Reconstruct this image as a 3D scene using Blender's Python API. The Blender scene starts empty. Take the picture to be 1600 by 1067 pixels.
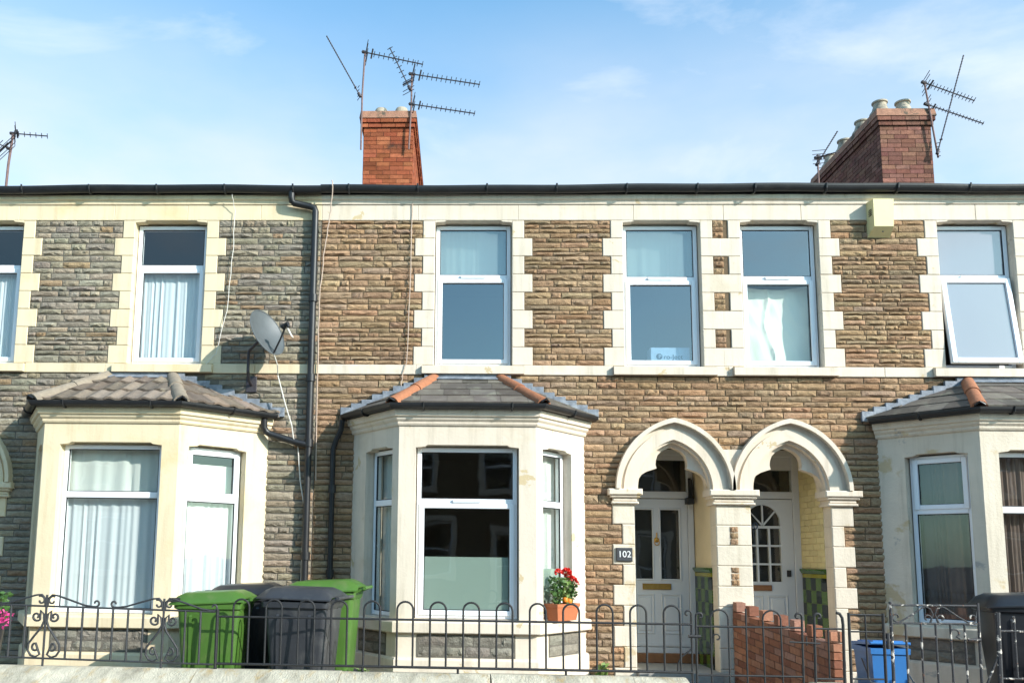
import bpy, bmesh, math, random
from mathutils import Matrix, Vector, noise as mnoise
R = math.radians
random.seed(7)
S = bpy.context.scene
COL = S.collection

# ------------------------------------------------------------------ camera
YAW, PITCH, ROLL = -0.035242, 0.133642, 0.01322
FPX, PPX, PPY = 1353.39, 671.13, 688.80            # of a 1600 x 1067 frame
CAM = Vector((0, -10.4, 1.4))
fw = Vector((math.sin(YAW)*math.cos(PITCH), math.cos(YAW)*math.cos(PITCH), math.sin(PITCH)))
r0 = Vector((math.cos(YAW), -math.sin(YAW), 0)); u0 = r0.cross(fw)
rr = math.cos(ROLL)*r0 + math.sin(ROLL)*u0
uu = -math.sin(ROLL)*r0 + math.cos(ROLL)*u0
cd = bpy.data.cameras.new('camera'); cam = bpy.data.objects.new('camera', cd); COL.objects.link(cam)
mw = Matrix((rr, uu, -fw)).transposed().to_4x4(); mw.translation = CAM
cam.matrix_world = mw
cd.sensor_width = 36; cd.lens = FPX/1600*36
cd.shift_x = (800-PPX)/1600; cd.shift_y = (PPY-533.5)/1600
cd.clip_start = 0.1; cd.clip_end = 3000
S.camera = cam

# ------------------------------------------------------------------ light
SUN = Vector((1.35, -1.0, 0.82)).normalized()
EL = math.asin(SUN.z); ROT = math.atan2(SUN.x, SUN.y)
w = bpy.data.worlds.new('World'); S.world = w; w.use_nodes = True
nt = w.node_tree; nt.nodes.clear()
wo = nt.nodes.new('ShaderNodeOutputWorld'); bg = nt.nodes.new('ShaderNodeBackground')
sky = nt.nodes.new('ShaderNodeTexSky'); sky.sky_type = 'NISHITA'; sky.sun_disc = False
sky.sun_elevation = EL; sky.sun_rotation = ROT; sky.air_density = 1.0; sky.dust_density = 1.0; sky.ozone_density = 2.2
# thin high cloud over the whole sky
tc = nt.nodes.new('ShaderNodeTexCoord'); mp = nt.nodes.new('ShaderNodeMapping'); mp.inputs['Scale'].default_value = (1.0, 1.0, 2.6)
mp.inputs['Location'].default_value = (7.7, 5.1, 3.9)
nz = nt.nodes.new('ShaderNodeTexNoise'); nz.inputs['Scale'].default_value = 2.6; nz.inputs['Detail'].default_value = 8; nz.inputs['Roughness'].default_value = .58
nz.inputs['Distortion'].default_value = .5
rp = nt.nodes.new('ShaderNodeValToRGB'); rp.color_ramp.elements[0].position = .54; rp.color_ramp.elements[1].position = .88
rp.color_ramp.elements[1].color = (.8, .8, .8, 1)
mx = nt.nodes.new('ShaderNodeMixRGB'); mx.inputs[2].default_value = (5.0, 5.1, 5.2, 1)
L = nt.links.new
L(tc.outputs['Generated'], mp.inputs[0]); L(mp.outputs[0], nz.inputs['Vector']); L(nz.outputs['Fac'], rp.inputs[0])
# haze that thickens towards the horizon all round, uneven like the cloud
sx = nt.nodes.new('ShaderNodeSeparateXYZ'); L(tc.outputs['Generated'], sx.inputs[0])
hz = nt.nodes.new('ShaderNodeMapRange'); hz.interpolation_type = 'SMOOTHSTEP'; hz.inputs[1].default_value = .60; hz.inputs[2].default_value = .37; hz.inputs[3].default_value = .04; hz.inputs[4].default_value = .95
L(sx.outputs[2], hz.inputs[0])
n2 = nt.nodes.new('ShaderNodeTexNoise'); n2.inputs['Scale'].default_value = 2.0; n2.inputs['Detail'].default_value = 7
L(mp.outputs[0], n2.inputs['Vector'])
m2 = nt.nodes.new('ShaderNodeMapRange'); m2.inputs[1].default_value = .40; m2.inputs[2].default_value = .60; m2.inputs[3].default_value = .50; m2.inputs[4].default_value = 1.0
L(n2.outputs['Fac'], m2.inputs[0])
hm_ = nt.nodes.new('ShaderNodeMath'); hm_.operation = 'MULTIPLY'; L(hz.outputs[0], hm_.inputs[0]); L(m2.outputs[0], hm_.inputs[1])
# the bank lies behind the houses; across the street the panes mirror a clearer sky
az = nt.nodes.new('ShaderNodeMapRange'); az.interpolation_type = 'SMOOTHSTEP'; az.inputs[1].default_value = -.5; az.inputs[2].default_value = .5; az.inputs[3].default_value = .3; az.inputs[4].default_value = 1.0
L(sx.outputs[1], az.inputs[0]); ha = nt.nodes.new('ShaderNodeMath'); ha.operation = 'MULTIPLY'; L(hm_.outputs[0], ha.inputs[0]); L(az.outputs[0], ha.inputs[1])
hx = nt.nodes.new('ShaderNodeMixRGB'); hx.inputs[2].default_value = (3.9, 4.1, 4.3, 1); L(ha.outputs[0], hx.inputs[0])
tn = nt.nodes.new('ShaderNodeMixRGB'); tn.blend_type = 'MULTIPLY'; tn.inputs[0].default_value = 1; tn.inputs[2].default_value = (.92, 1.42, 1.42, 1); L(sky.outputs[0], tn.inputs[1]); L(tn.outputs[0], hx.inputs[1])
L(rp.outputs[0], mx.inputs[0]); L(hx.outputs[0], mx.inputs[1]); L(mx.outputs[0], bg.inputs[0]); L(bg.outputs[0], wo.inputs[0])
bg.inputs[1].default_value = 0.15
sd = bpy.data.lights.new('sun', 'SUN'); sd.energy = 4.0; sd.angle = R(.5); sd.color = (1, .965, .915)
so = bpy.data.objects.new('sun', sd); COL.objects.link(so)
so.rotation_euler = SUN.to_track_quat('Z', 'Y').to_euler(); so.location = (20, -20, 20)
S.view_settings.view_transform = 'Standard'; S.view_settings.look = 'None'
S.view_settings.exposure = 0.72; S.view_settings.gamma = 1
S.render.engine = 'CYCLES'; S.cycles.max_bounces = 8; S.cycles.transparent_max_bounces = 16

# ------------------------------------------------------------------ materials
MATS = {}
def mat(name, col, rough=.8, var=.12, scale=6.0, bump=0.0, bscale=40, metal=0, spec=.5, drift=0, streak=None, stain=None, stain_at=(.6, .72), stain_scale=2.5, attr=False, stretch=(1, 1, 1), stain2=None, stain2_at=None):
    m = bpy.data.materials.new(name); m.use_nodes = True; MATS[name] = m
    n = m.node_tree; b = n.nodes['Principled BSDF']; l = n.links.new
    b.inputs['Roughness'].default_value = rough; b.inputs['Metallic'].default_value = metal
    b.inputs['Specular IOR Level'].default_value = spec
    g = n.nodes.new('ShaderNodeNewGeometry'); mp = n.nodes.new('ShaderNodeMapping'); mp.inputs['Scale'].default_value = stretch
    l(g.outputs['Position'], mp.inputs[0])
    def noise(sc, det=6, rg=.6):
        t = n.nodes.new('ShaderNodeTexNoise'); t.inputs['Scale'].default_value = sc; t.inputs['Detail'].default_value = det; t.inputs['Roughness'].default_value = rg
        l(mp.outputs[0], t.inputs['Vector']); return t
    def mixc(fac, a, c, mode='MIX'):
        x = n.nodes.new('ShaderNodeMixRGB'); x.blend_type = mode
        for i, s in ((0, fac), (1, a), (2, c)):
            if hasattr(s, 'is_linked') or hasattr(s, 'links'): l(s, x.inputs[i])
            elif i == 0: x.inputs[0].default_value = s
            else: x.inputs[i].default_value = (*s, 1)
        return x.outputs[0]
    def ramp(s, a, c):
        x = n.nodes.new('ShaderNodeMapRange'); x.inputs[1].default_value = a; x.inputs[2].default_value = c; l(s, x.inputs[0]); return x.outputs[0]
    c = col
    if attr:
        at = n.nodes.new('ShaderNodeAttribute'); at.attribute_name = 'col'
        oi = n.nodes.new('ShaderNodeObjectInfo')
        c = mixc(1.0, at.outputs['Color'], oi.outputs['Color'], 'MULTIPLY')
        c = mixc(1.0, c, col, 'MULTIPLY')
    if var:
        t = noise(scale)
        v = ramp(t.outputs['Fac'], .25, .75)
        lo = tuple(1-var for _ in range(3)); hi = tuple(1+var for _ in range(3))
        k = mixc(v, lo, hi); c = mixc(1.0, c, k, 'MULTIPLY')
    if drift:
        t = noise(.9, 3); k = mixc(ramp(t.outputs['Fac'], .3, .7), (1-drift,)*3, (1+drift,)*3); c = mixc(1.0, c, k, 'MULTIPLY')
    if streak:
        mp2 = n.nodes.new('ShaderNodeMapping'); mp2.inputs['Scale'].default_value = (9, 9, .7); l(g.outputs['Position'], mp2.inputs[0])
        t = n.nodes.new('ShaderNodeTexNoise'); t.inputs['Scale'].default_value = 1.0; t.inputs['Detail'].default_value = 7; t.inputs['Roughness'].default_value = .7; l(mp2.outputs[0], t.inputs['Vector'])
        f_ = ramp(t.outputs['Fac'], .50, .80); ml_ = n.nodes.new('ShaderNodeMath'); ml_.operation = 'MULTIPLY'; ml_.inputs[1].default_value = .8; l(f_, ml_.inputs[0]); c = mixc(ml_.outputs[0], c, streak)
    for q, st in enumerate((stain, stain2)):
        if st:
            t = noise(stain_scale*(1+.9*q), 8, .60); t.inputs['Distortion'].default_value = .3
            lo_, hi_ = stain2_at if q and stain2_at else (stain_at[0]+.06*q, stain_at[1]+.06*q); c = mixc(ramp(t.outputs['Fac'], lo_, hi_), c, st)
    if hasattr(c, 'links'): l(c, b.inputs['Base Color'])
    else: b.inputs['Base Color'].default_value = (*c, 1)
    if bump:
        t = noise(bscale, 5, .65); bp = n.nodes.new('ShaderNodeBump'); bp.inputs['Strength'].default_value = bump; bp.inputs['Distance'].default_value = .02
        l(t.outputs['Fac'], bp.inputs['Height']); l(bp.outputs[0], b.inputs['Normal'])
    return m
mat('stone', (.79, .745, .69), .92, .26, 22, .8, 60, attr=True, spec=.15, drift=.16)
mat('mortar_grey', (.15, .135, .11), .95, .25, 14, .5, 60, spec=.1)
mat('mortar_brown', (.155, .11, .068), .95, .25, 14, .5, 60, spec=.1)
mat('cream_yellow', (.70, .585, .395), .75, .06, 3, .15, 30, stain=(.66, .47, .22), stain_at=(.56, .80), stain_scale=1.3, spec=.25, streak=(.50, .38, .22), drift=.04)
mat('cream_paint', (.675, .58, .465), .72, .05, 4, .15, 30, stain=(.54, .44, .31), stain_at=(.55, .80), stain_scale=1.8, spec=.25, streak=(.42, .36, .27), drift=.06, stain2=(.55, .43, .26), stain2_at=(.645, .655))
mat('cream_worn', (.665, .58, .46), .8, .08, 4, .3, 30, stain=(.56, .44, .27), stain_at=(.60, .64), stain_scale=1.7, stain2=(.40, .37, .33), spec=.2, streak=(.44, .37, .27), drift=.05)
mat('porch_cream', (.68, .56, .36), .6, .08, 3, .1, 30, spec=.4)
mat('porch_yellow', (.66, .56, .28), .45, .1, 5, .1, 30, attr=True)
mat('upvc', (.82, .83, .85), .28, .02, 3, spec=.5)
mat('upvc_door', (.56, .58, .60), .3, .03, 3, spec=.5)  # white door plastic greyed: the porch shade is put into its colour
mat('rubber', (.02, .02, .022), .6, .1, 5)
mat('black_plastic', (.013, .013, .014), .45, .35, 7, .05, 30, stain=(.045, .04, .033), stain_at=(.6, .85), stain_scale=3)
mat('black_iron', (.012, .012, .013), .62, .3, 30, .25, 90, stain=(.16, .07, .03), stain_at=(.70, .76), stain_scale=9)
mat('grey_iron', (.028, .029, .031), .6, .3, 30, .25, 90, stain=(.20, .11, .06), stain_at=(.68, .76), stain_scale=9)
mat('flaking_iron', (.03, .03, .033), .6, .3, 30, .4, 90, stain=(.62, .56, .48), stain_at=(.585, .61), stain_scale=18, stain2=(.22, .08, .03))
mat('green_plastic', (.062, .145, .022), .45, .06, 4, .06, 60, stain=(.13, .17, .06), stain_at=(.52, .80), stain_scale=5, drift=.1)
mat('grey_plastic', (.036, .038, .043), .45, .15, 4, .06, 60, stain=(.10, .10, .095), stain_at=(.52, .80), stain_scale=5, drift=.1)
mat('dark_plastic', (.02, .021, .024), .35, .2, 4, .05, 60, stain=(.05, .05, .05), stain_at=(.6, .85), stain_scale=4)
mat('blue_plastic', (.035, .17, .44), .38, .1, 4, .04, 60)
mat('terracotta', (.42, .13, .05), .8, .12, 9, .15, 50)
mat('hip_clay', (.34, .13, .06), .85, .2, 14, .4, 60, stain=(.16, .10, .07), stain_at=(.6, .8), stain_scale=8)
mat('slate', (.125, .105, .088), .75, .22, 7, .25, 50, attr=True, stain=(.21, .20, .15), stain_at=(.54, .74), stain_scale=7)
mat('roof_slate', (.09, .09, .1), .7, .2, 5, .2, 40)
mat('concrete_tile', (.20, .155, .12), .92, .2, 22, .5, 80, attr=True, stain=(.36, .30, .22), stain_at=(.60, .74), stain_scale=9)
mat('cement', (.27, .22, .165), .95, .2, 14, .6, 60, stain=(.22, .18, .14), stain_at=(.55, .75), stain_scale=6)
mat('lead', (.19, .21, .24), .65, .35, 14, .3, 40, metal=.1, stain=(.33, .35, .37), stain_at=(.5, .75), stain_scale=7)
mat('brick', (1, 1, 1), .9, .2, 25, .5, 80, attr=True, spec=.15)
mat('brick_sooty', (.85, .83, .8), .92, .25, 25, .6, 80, attr=True, spec=.1, drift=.15, stain=(.05, .035, .03), stain_at=(.58, .80), stain_scale=3.0)
mat('brick_mortar', (.16, .10, .075), .95, .2, 20, .3, 60, spec=.1)
mat('cap_render', (.34, .17, .11), .95, .3, 12, .5, 50, stain=(.08, .07, .05), stain_at=(.55, .65), stain_scale=6)
mat('pot_clay', (.40, .34, .26), .9, .2, 9, .3, 50, stain=(.06, .05, .04), stain_at=(.50, .68), stain_scale=4)
mat('coping', (.57, .51, .39), .95, .22, 9, .9, 45, stain=(.27, .235, .17), stain_at=(.48, .74), stain_scale=3.2, stretch=(1.5, .6, 1), stain2=(.46, .29, .09), drift=.12)
mat('concrete', (.30, .28, .25), .95, .2, 3, .4, 40, stain=(.18, .17, .15), stain_at=(.55, .75), stain_scale=2)
mat('asphalt', (.05, .05, .052), .95, .25, 30, .5, 120)
mat('paving', (.26, .25, .235), .95, .2, 3, .3, 60)
mat('soil', (.05, .035, .022), 1, .3, 20, .6, 60)
mat('leaf', (.055, .12, .025), .55, .35, 40)
mat('leaf_pale', (.14, .22, .05), .55, .35, 40)
mat('stem', (.10, .12, .04), .7, .2, 30)
mat('petal_red', (.68, .02, .012), .6, .2, 60)
mat('petal_pink', (.70, .06, .26), .6, .3, 60)
mat('fruit', (.8, .22, .015), .5, .1, 20)
mat('alarm_yellow', (.70, .62, .33), .45, .06, 8, stain=(.55, .45, .14), stain_at=(.55, .8), stain_scale=5)
mat('dish_grey', (.085, .096, .10), .5, .12, 12, .05, 60)
mat('aerial_metal', (.07, .06, .065), .5, .3, 30, metal=.5)
mat('mast_rust', (.17, .10, .09), .7, .3, 20, metal=.2)
mat('cable_white', (.66, .62, .55), .6, .1, 20)
mat('cable_pink', (.48, .36, .28), .7, .15, 20)
mat('cable_black', (.02, .02, .02), .6, .1, 20)
mat('brass', (.50, .30, .08), .35, .15, 20, metal=.9)
mat('slate_plaque', (.045, .047, .052), .5, .1, 20)
mat('white_paint', (.8, .8, .78), .6, .03, 9)
mat('brown_wood', (.20, .085, .03), .6, .25, 12)
mat('tile_black', (.012, .018, .012), .12, .2, 20)
mat('tile_trim', (.05, .115, .02), .15, .25, 9)
mat('tile_yellow', (.26, .24, .02), .15, .2, 9)
mat('plaster', (.30, .27, .23), .9, .05, 2)
mat('room_floor', (.10, .07, .05), .8, .2, 4)
mat('sheet', (.80, .80, .70), .9, .03, 3, spec=.1)
mat('brown_curtain', (.17, .12, .10), .9, .1, 6, spec=.1)
mat('card_white', (.66, .74, .80), .7, .02, 5)
mat('ink', (.03, .05, .09), .6, 0)
mat('wall_render', (.42, .36, .27), .9, .15, 3)
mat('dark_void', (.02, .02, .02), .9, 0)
def trans_mat(name, col, tr):
    m = bpy.data.materials.new(name); m.use_nodes = True; MATS[name] = m
    n = m.node_tree; n.nodes.clear(); o = n.nodes.new('ShaderNodeOutputMaterial')
    d = n.nodes.new('ShaderNodeBsdfDiffuse'); t = n.nodes.new('ShaderNodeBsdfTranslucent'); x = n.nodes.new('ShaderNodeMixShader')
    for s in (d, t): s.inputs[0].default_value = (*col, 1)
    x.inputs[0].default_value = tr; n.links.new(d.outputs[0], x.inputs[1]); n.links.new(t.outputs[0], x.inputs[2]); n.links.new(x.outputs[0], o.inputs[0])
    return m
trans_mat('net', (.70, .72, .74), .15)
trans_mat('net_cream', (.74, .75, .70), .15)
def glass_mat(name, tint, refl, haze=0, hazecol=(.6, .7, .66)):
    m = bpy.data.materials.new(name); m.use_nodes = True; MATS[name] = m
    n = m.node_tree; n.nodes.clear(); o = n.nodes.new('ShaderNodeOutputMaterial'); l = n.links.new
    t = n.nodes.new('ShaderNodeBsdfTransparent'); t.inputs[0].default_value = (*tint, 1)
    g = n.nodes.new('ShaderNodeBsdfGlossy'); g.inputs['Roughness'].default_value = .015; g.inputs[0].default_value = (1, 1, 1, 1)
    lw = n.nodes.new('ShaderNodeFresnel'); lw.inputs[0].default_value = 1.5
    ad = n.nodes.new('ShaderNodeMath'); ad.operation = 'MULTIPLY_ADD'; ad.inputs[1].default_value = 1.0; ad.inputs[2].default_value = refl; ad.use_clamp = True
    l(lw.outputs[0], ad.inputs[0]); base = t
    gb = n.nodes.new('ShaderNodeNewGeometry'); nb = n.nodes.new('ShaderNodeMath'); nb.operation = 'SUBTRACT'; nb.inputs[0].default_value = 1.0; l(gb.outputs['Backfacing'], nb.inputs[1])
    fr_ = n.nodes.new('ShaderNodeMath'); fr_.operation = 'MULTIPLY'; l(ad.outputs[0], fr_.inputs[0]); l(nb.outputs[0], fr_.inputs[1])
    if haze:
        d = n.nodes.new('ShaderNodeBsdfDiffuse'); d.inputs[0].default_value = (*hazecol, 1)
        tl = n.nodes.new('ShaderNodeBsdfTranslucent'); tl.inputs[0].default_value = (*hazecol, 1)
        y0 = n.nodes.new('ShaderNodeMixShader'); y0.inputs[0].default_value = .35; l(d.outputs[0], y0.inputs[1]); l(tl.outputs[0], y0.inputs[2])
        y = n.nodes.new('ShaderNodeMixShader'); y.inputs[0].default_value = haze; l(t.outputs[0], y.inputs[1]); l(y0.outputs[0], y.inputs[2]); base = y
    x = n.nodes.new('ShaderNodeMixShader'); l(fr_.outputs[0], x.inputs[0]); l(base.outputs[0], x.inputs[1]); l(g.outputs[0], x.inputs[2]); l(x.outputs[0], o.inputs[0])
    # faint unevenness of the panes
    ge = n.nodes.new('ShaderNodeNewGeometry'); nz = n.nodes.new('ShaderNodeTexNoise'); nz.inputs['Scale'].default_value = 1.6
    bp = n.nodes.new('ShaderNodeBump'); bp.inputs['Strength'].default_value = .04; bp.inputs['Distance'].default_value = .05
    l(ge.outputs['Position'], nz.inputs['Vector']); l(nz.outputs['Fac'], bp.inputs['Height']); l(bp.outputs[0], g.inputs['Normal'])
    return m
glass_mat('glass', (.95, .97, .96), .04)
glass_mat('glass_sky', (.75, .82, .86), .15)
glass_mat('glass_frost', (.5, .6, .56), .05, .8, (.50, .60, .53))
glass_mat('glass_film', (.6, .63, .68), .12, .55, (.52, .50, .55))
glass_mat('glass_pale', (.75, .82, .82), .10, .25, (.52, .66, .68))

# encaustic porch tile: green ground with yellow-green rings
def ring_tile():
    m = mat('tile_ring', (.05, .09, .015), .14, .2, 12)
    n = m.node_tree; b = n.nodes['Principled BSDF']; l = n.links.new
    tc = n.nodes.new('ShaderNodeTexCoord'); mp = n.nodes.new('ShaderNodeMapping'); mp.inputs['Location'].default_value = (7.7, 5.1, 3.9)
    l(tc.outputs['Generated'], mp.inputs[0])
    sx = n.nodes.new('ShaderNodeSeparateXYZ'); l(mp.outputs[0], sx.inputs[0])
    cx = n.nodes.new('ShaderNodeCombineXYZ'); l(sx.outputs[1], cx.inputs[1]); l(sx.outputs[2], cx.inputs[2])
    ln = n.nodes.new('ShaderNodeVectorMath'); ln.operation = 'LENGTH'; l(cx.outputs[0], ln.inputs[0])
    wv = n.nodes.new('ShaderNodeMath'); wv.operation = 'SINE'; ml = n.nodes.new('ShaderNodeMath'); ml.operation = 'MULTIPLY'; ml.inputs[1].default_value = 42
    l(ln.outputs['Value'], ml.inputs[0]); l(ml.outputs[0], wv.inputs[0])
    cr = n.nodes.new('ShaderNodeValToRGB'); cr.color_ramp.elements[0].color = (.03, .08, .012, 1); cr.color_ramp.elements[1].color = (.16, .24, .03, 1)
    cr.color_ramp.elements[0].position = .35; cr.color_ramp.elements[1].position = .65
    l(wv.outputs[0], cr.inputs[0]); l(cr.outputs[0], b.inputs['Base Color'])
ring_tile()

# ------------------------------------------------------------------ mesh helpers
class MB:
    def __init__(s): s.v = []; s.f = []; s.c = []
    def add(s, v, f, col=None):
        o = len(s.v); s.v += [tuple(p) for p in v]; s.f += [tuple(i+o for i in q) for q in f]
        s.c += [col]*len(f); return s
    def box(s, x0, x1, y0, y1, z0, z1, xf=None, col=None):
        v = [(x0, y0, z0), (x1, y0, z0), (x1, y1, z0), (x0, y1, z0), (x0, y0, z1), (x1, y0, z1), (x1, y1, z1), (x0, y1, z1)]
        if xf: v = [xf(*p) for p in v]
        return s.add(v, [(0, 3, 2, 1), (4, 5, 6, 7), (0, 1, 5, 4), (1, 2, 6, 5), (2, 3, 7, 6), (3, 0, 4, 7)], col)
    def cbox(s, x0, x1, y0, y1, z0, z1, b=.006, xf=None):
        # box with a chamfer round its front (y0) face
        v = [(x0, y1, z0), (x1, y1, z0), (x1, y1, z1), (x0, y1, z1), (x0, y0+b, z0), (x1, y0+b, z0), (x1, y0+b, z1), (x0, y0+b, z1),
             (x0+b, y0, z0+b), (x1-b, y0, z0+b), (x1-b, y0, z1-b), (x0+b, y0, z1-b)]
        if xf: v = [xf(*p) for p in v]
        f = [(0, 3, 2, 1), (8, 9, 10, 11)]
        for i in range(4):
            j = (i+1) % 4; f += [(i, j, 4+j, 4+i), (4+i, 4+j, 8+j, 8+i)]
        return s.add(v, f)
    def prism(s, poly, y0, y1, xf=None):
        n = len(poly); v = [(x, y0, z) for x, z in poly]+[(x, y1, z) for x, z in poly]
        if xf: v = [xf(*p) for p in v]
        return s.add(v, [tuple(range(n)), tuple(range(2*n-1, n-1, -1))]+[(i, (i+1) % n, n+(i+1) % n, n+i) for i in range(n)])
    def tube(s, pts, r, n=8, cap=True):
        P = [Vector(p) for p in pts]; m = len(P); rs = r if isinstance(r, (list, tuple)) else [r]*m
        t0 = (P[1]-P[0]).normalized(); a = Vector((0, 0, 1)) if abs(t0.z) < .9 else Vector((1, 0, 0))
        u = t0.cross(a).normalized(); v = []
        for i in range(m):
            t = (P[min(i+1, m-1)]-P[max(i-1, 0)]).normalized()
            u = (u-t*u.dot(t)).normalized(); q = t.cross(u)
            for k in range(n):
                an = 2*math.pi*k/n; v.append(P[i]+(u*math.cos(an)+q*math.sin(an))*rs[i])
        f = [(i*n+k, i*n+(k+1) % n, (i+1)*n+(k+1) % n, (i+1)*n+k) for i in range(m-1) for k in range(n)]
        if cap: f += [tuple(range(n)), tuple(range((m-1)*n, m*n))]
        return s.add(v, f)
    def lathe(s, prof, cx, cy, n=16, xf=None):
        v = []; m = len(prof)
        for r, z in prof:
            for k in range(n): a = 2*math.pi*k/n; v.append((cx+r*math.cos(a), cy+r*math.sin(a), z))
        if xf: v = [xf(*p) for p in v]
        f = [(i*n+k, i*n+(k+1) % n, (i+1)*n+(k+1) % n, (i+1)*n+k) for i in range(m-1) for k in range(n)]
        f += [tuple(range(n)), tuple(range((m-1)*n, m*n))]
        return s.add(v, f)
    def sweep(s, path, prof):
        # closed profile (outward offset, z) swept along a plan polyline with mitres
        n = len(path); m = len(prof); N = []
        for i in range(n-1):
            d = Vector((path[i+1][0]-path[i][0], path[i+1][1]-path[i][1])).normalized(); N.append(Vector((d.y, -d.x)))
        v = []
        for i, p in enumerate(path):
            if i == 0: k = N[0]
            elif i == n-1: k = N[-1]
            else: k = (N[i-1]+N[i]); k = k/(1+N[i-1].dot(N[i]))
            for o, z in prof: v.append((p[0]+k.x*o, p[1]+k.y*o, z))
        f = [(i*m+j, i*m+(j+1) % m, (i+1)*m+(j+1) % m, (i+1)*m+j) for i in range(n-1) for j in range(m)]
        f += [tuple(range(m)), tuple(range((n-1)*m, n*m))]
        return s.add(v, f)
    def grid(s, fn, nu, nv):
        v = [fn(i/nu, j/nv) for j in range(nv+1) for i in range(nu+1)]; k = nu+1
        return s.add(v, [(j*k+i, j*k+i+1, (j+1)*k+i+1, (j+1)*k+i) for j in range(nv) for i in range(nu)])
    def mesh(s, name, mt, smooth=False, recalc=True, white=False):
        me = bpy.data.meshes.new(name); me.from_pydata(s.v, [], s.f); me.update()
        if recalc:
            b = bmesh.new(); b.from_mesh(me); bmesh.ops.recalc_face_normals(b, faces=b.faces); b.to_mesh(me); b.free()
        if mt: me.materials.append(MATS[mt])
        if white or any(c is not None for c in s.c):
            a = me.color_attributes.new('col', 'FLOAT_COLOR', 'CORNER'); i = 0
            for p in me.polygons:
                c = s.c[p.index] or (1, 1, 1)
                for li in p.loop_indices: a.data[li].color = (*c, 1)
        if smooth:
            for p in me.polygons: p.use_smooth = True
            me.set_sharp_from_angle(angle=R(40))
        return me
W = {}                                              # world matrix of every parent
def link(o, parent=None, mw=None):
    COL.objects.link(o); mw = mw or Matrix()
    if parent is not None:
        o.parent = parent; o.matrix_parent_inverse = W[parent].inverted()
    o.matrix_basis = mw; W[o] = mw
    return o
def obj(name, mb, mt, parent=None, smooth=False, recalc=True, base=None, white=False):
    me = mb if isinstance(mb, bpy.types.Mesh) else mb.mesh(name, mt, smooth, recalc, white)
    o = bpy.data.objects.new(name, me); M = Matrix()
    if base is not None:
        me.transform(Matrix.Translation(-Vector(base))); M = Matrix.Translation(base)
    return link(o, parent, M)
def tag(o, label, cat, group=None, kind=None):
    o['label'] = label; o['category'] = cat
    if group: o['group'] = group
    if kind: o['kind'] = kind
    return o
def thing(name, label, cat, loc, rz=0, group=None):
    o = bpy.data.objects.new(name, None); o.empty_display_size = .2
    link(o, None, Matrix.Translation(loc) @ Matrix.Rotation(rz, 4, 'Z')); return tag(o, label, cat, group)
def inst(name, me, parent, loc, scale=(1, 1, 1), rz=0, color=None, M=None):
    o = bpy.data.objects.new(name, me)
    M = M or (Matrix.Translation(loc) @ Matrix.Rotation(rz, 4, 'Z') @ Matrix.Diagonal((*scale, 1)))
    link(o, parent, M)
    if color: o.color = (*color, 1)
    return o
def struct(o): o['kind'] = 'structure'; return o
def face_xf(ax, ay, bx, by):
    # (u, w, z): u metres from A towards B, w metres inward behind the outer face
    d = Vector((bx-ax, by-ay)); Lh = d.length; d.normalize(); n = Vector((-d.y, d.x))
    return (lambda u, w, z: (ax+d.x*u+n.x*w, ay+d.y*u+n.y*w, z)), Lh
IDX = lambda u, w, z: (u, w, z)
def pierced(mb, u0, u1, z0, z1, ops, t, xf=IDX, w0=0):
    us = sorted({u0, u1, *[a for o in ops for a in o[:2]]}); zs = sorted({z0, z1, *[a for o in ops for a in o[2:]]})
    us = [a for a in us if u0 <= a <= u1]; zs = [a for a in zs if z0 <= a <= z1]
    solid = lambda i, j: 0 <= i < len(us)-1 and 0 <= j < len(zs)-1 and not any(o[0] < (us[i]+us[i+1])/2 < o[1] and o[2] < (zs[j]+zs[j+1])/2 < o[3] for o in ops)
    for i in range(len(us)-1):
        for j in range(len(zs)-1):
            if not solid(i, j): continue
            a, b, c, d = us[i], us[i+1], zs[j], zs[j+1]; Q = lambda *p: mb.add([xf(*q) for q in p], [(0, 1, 2, 3)])
            Q((a, w0, c), (b, w0, c), (b, w0, d), (a, w0, d)); Q((a, w0+t, d), (b, w0+t, d), (b, w0+t, c), (a, w0+t, c))
            if not solid(i-1, j): Q((a, w0, d), (a, w0+t, d), (a, w0+t, c), (a, w0, c))
            if not solid(i+1, j): Q((b, w0, c), (b, w0+t, c), (b, w0+t, d), (b, w0, d))
            if not solid(i, j-1): Q((a, w0, c), (a, w0+t, c), (b, w0+t, c), (b, w0, c))
            if not solid(i, j+1): Q((a, w0, d), (b, w0, d), (b, w0+t, d), (a, w0+t, d))
def subtract(a, b, blocks):
    out = [(a, b)]
    for p, q in blocks:
        n = []
        for x, y in out:
            if q <= x or p >= y: n.append((x, y)); continue
            if p > x: n.append((x, p))
            if q < y: n.append((q, y))
        out = n
    return [(x, y) for x, y in out if y-x > .05]
def text_mesh(name, txt, size, mt, M, parent, extrude=.002, align='CENTER'):
    cu = bpy.data.curves.new(name, 'FONT'); cu.body = txt; cu.size = size; cu.extrude = extrude; cu.align_x = align; cu.align_y = 'CENTER'
    o = bpy.data.objects.new(name, cu); COL.objects.link(o)
    dg = bpy.context.evaluated_depsgraph_get(); me = bpy.data.meshes.new_from_object(o.evaluated_get(dg)); COL.objects.unlink(o); bpy.data.objects.remove(o)
    me.materials.clear(); me.materials.append(MATS[mt]); n = bpy.data.objects.new(name, me); return link(n, parent, M)
FRONT = Matrix.Rotation(R(90), 4, 'X')              # text plane facing the street

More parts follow.
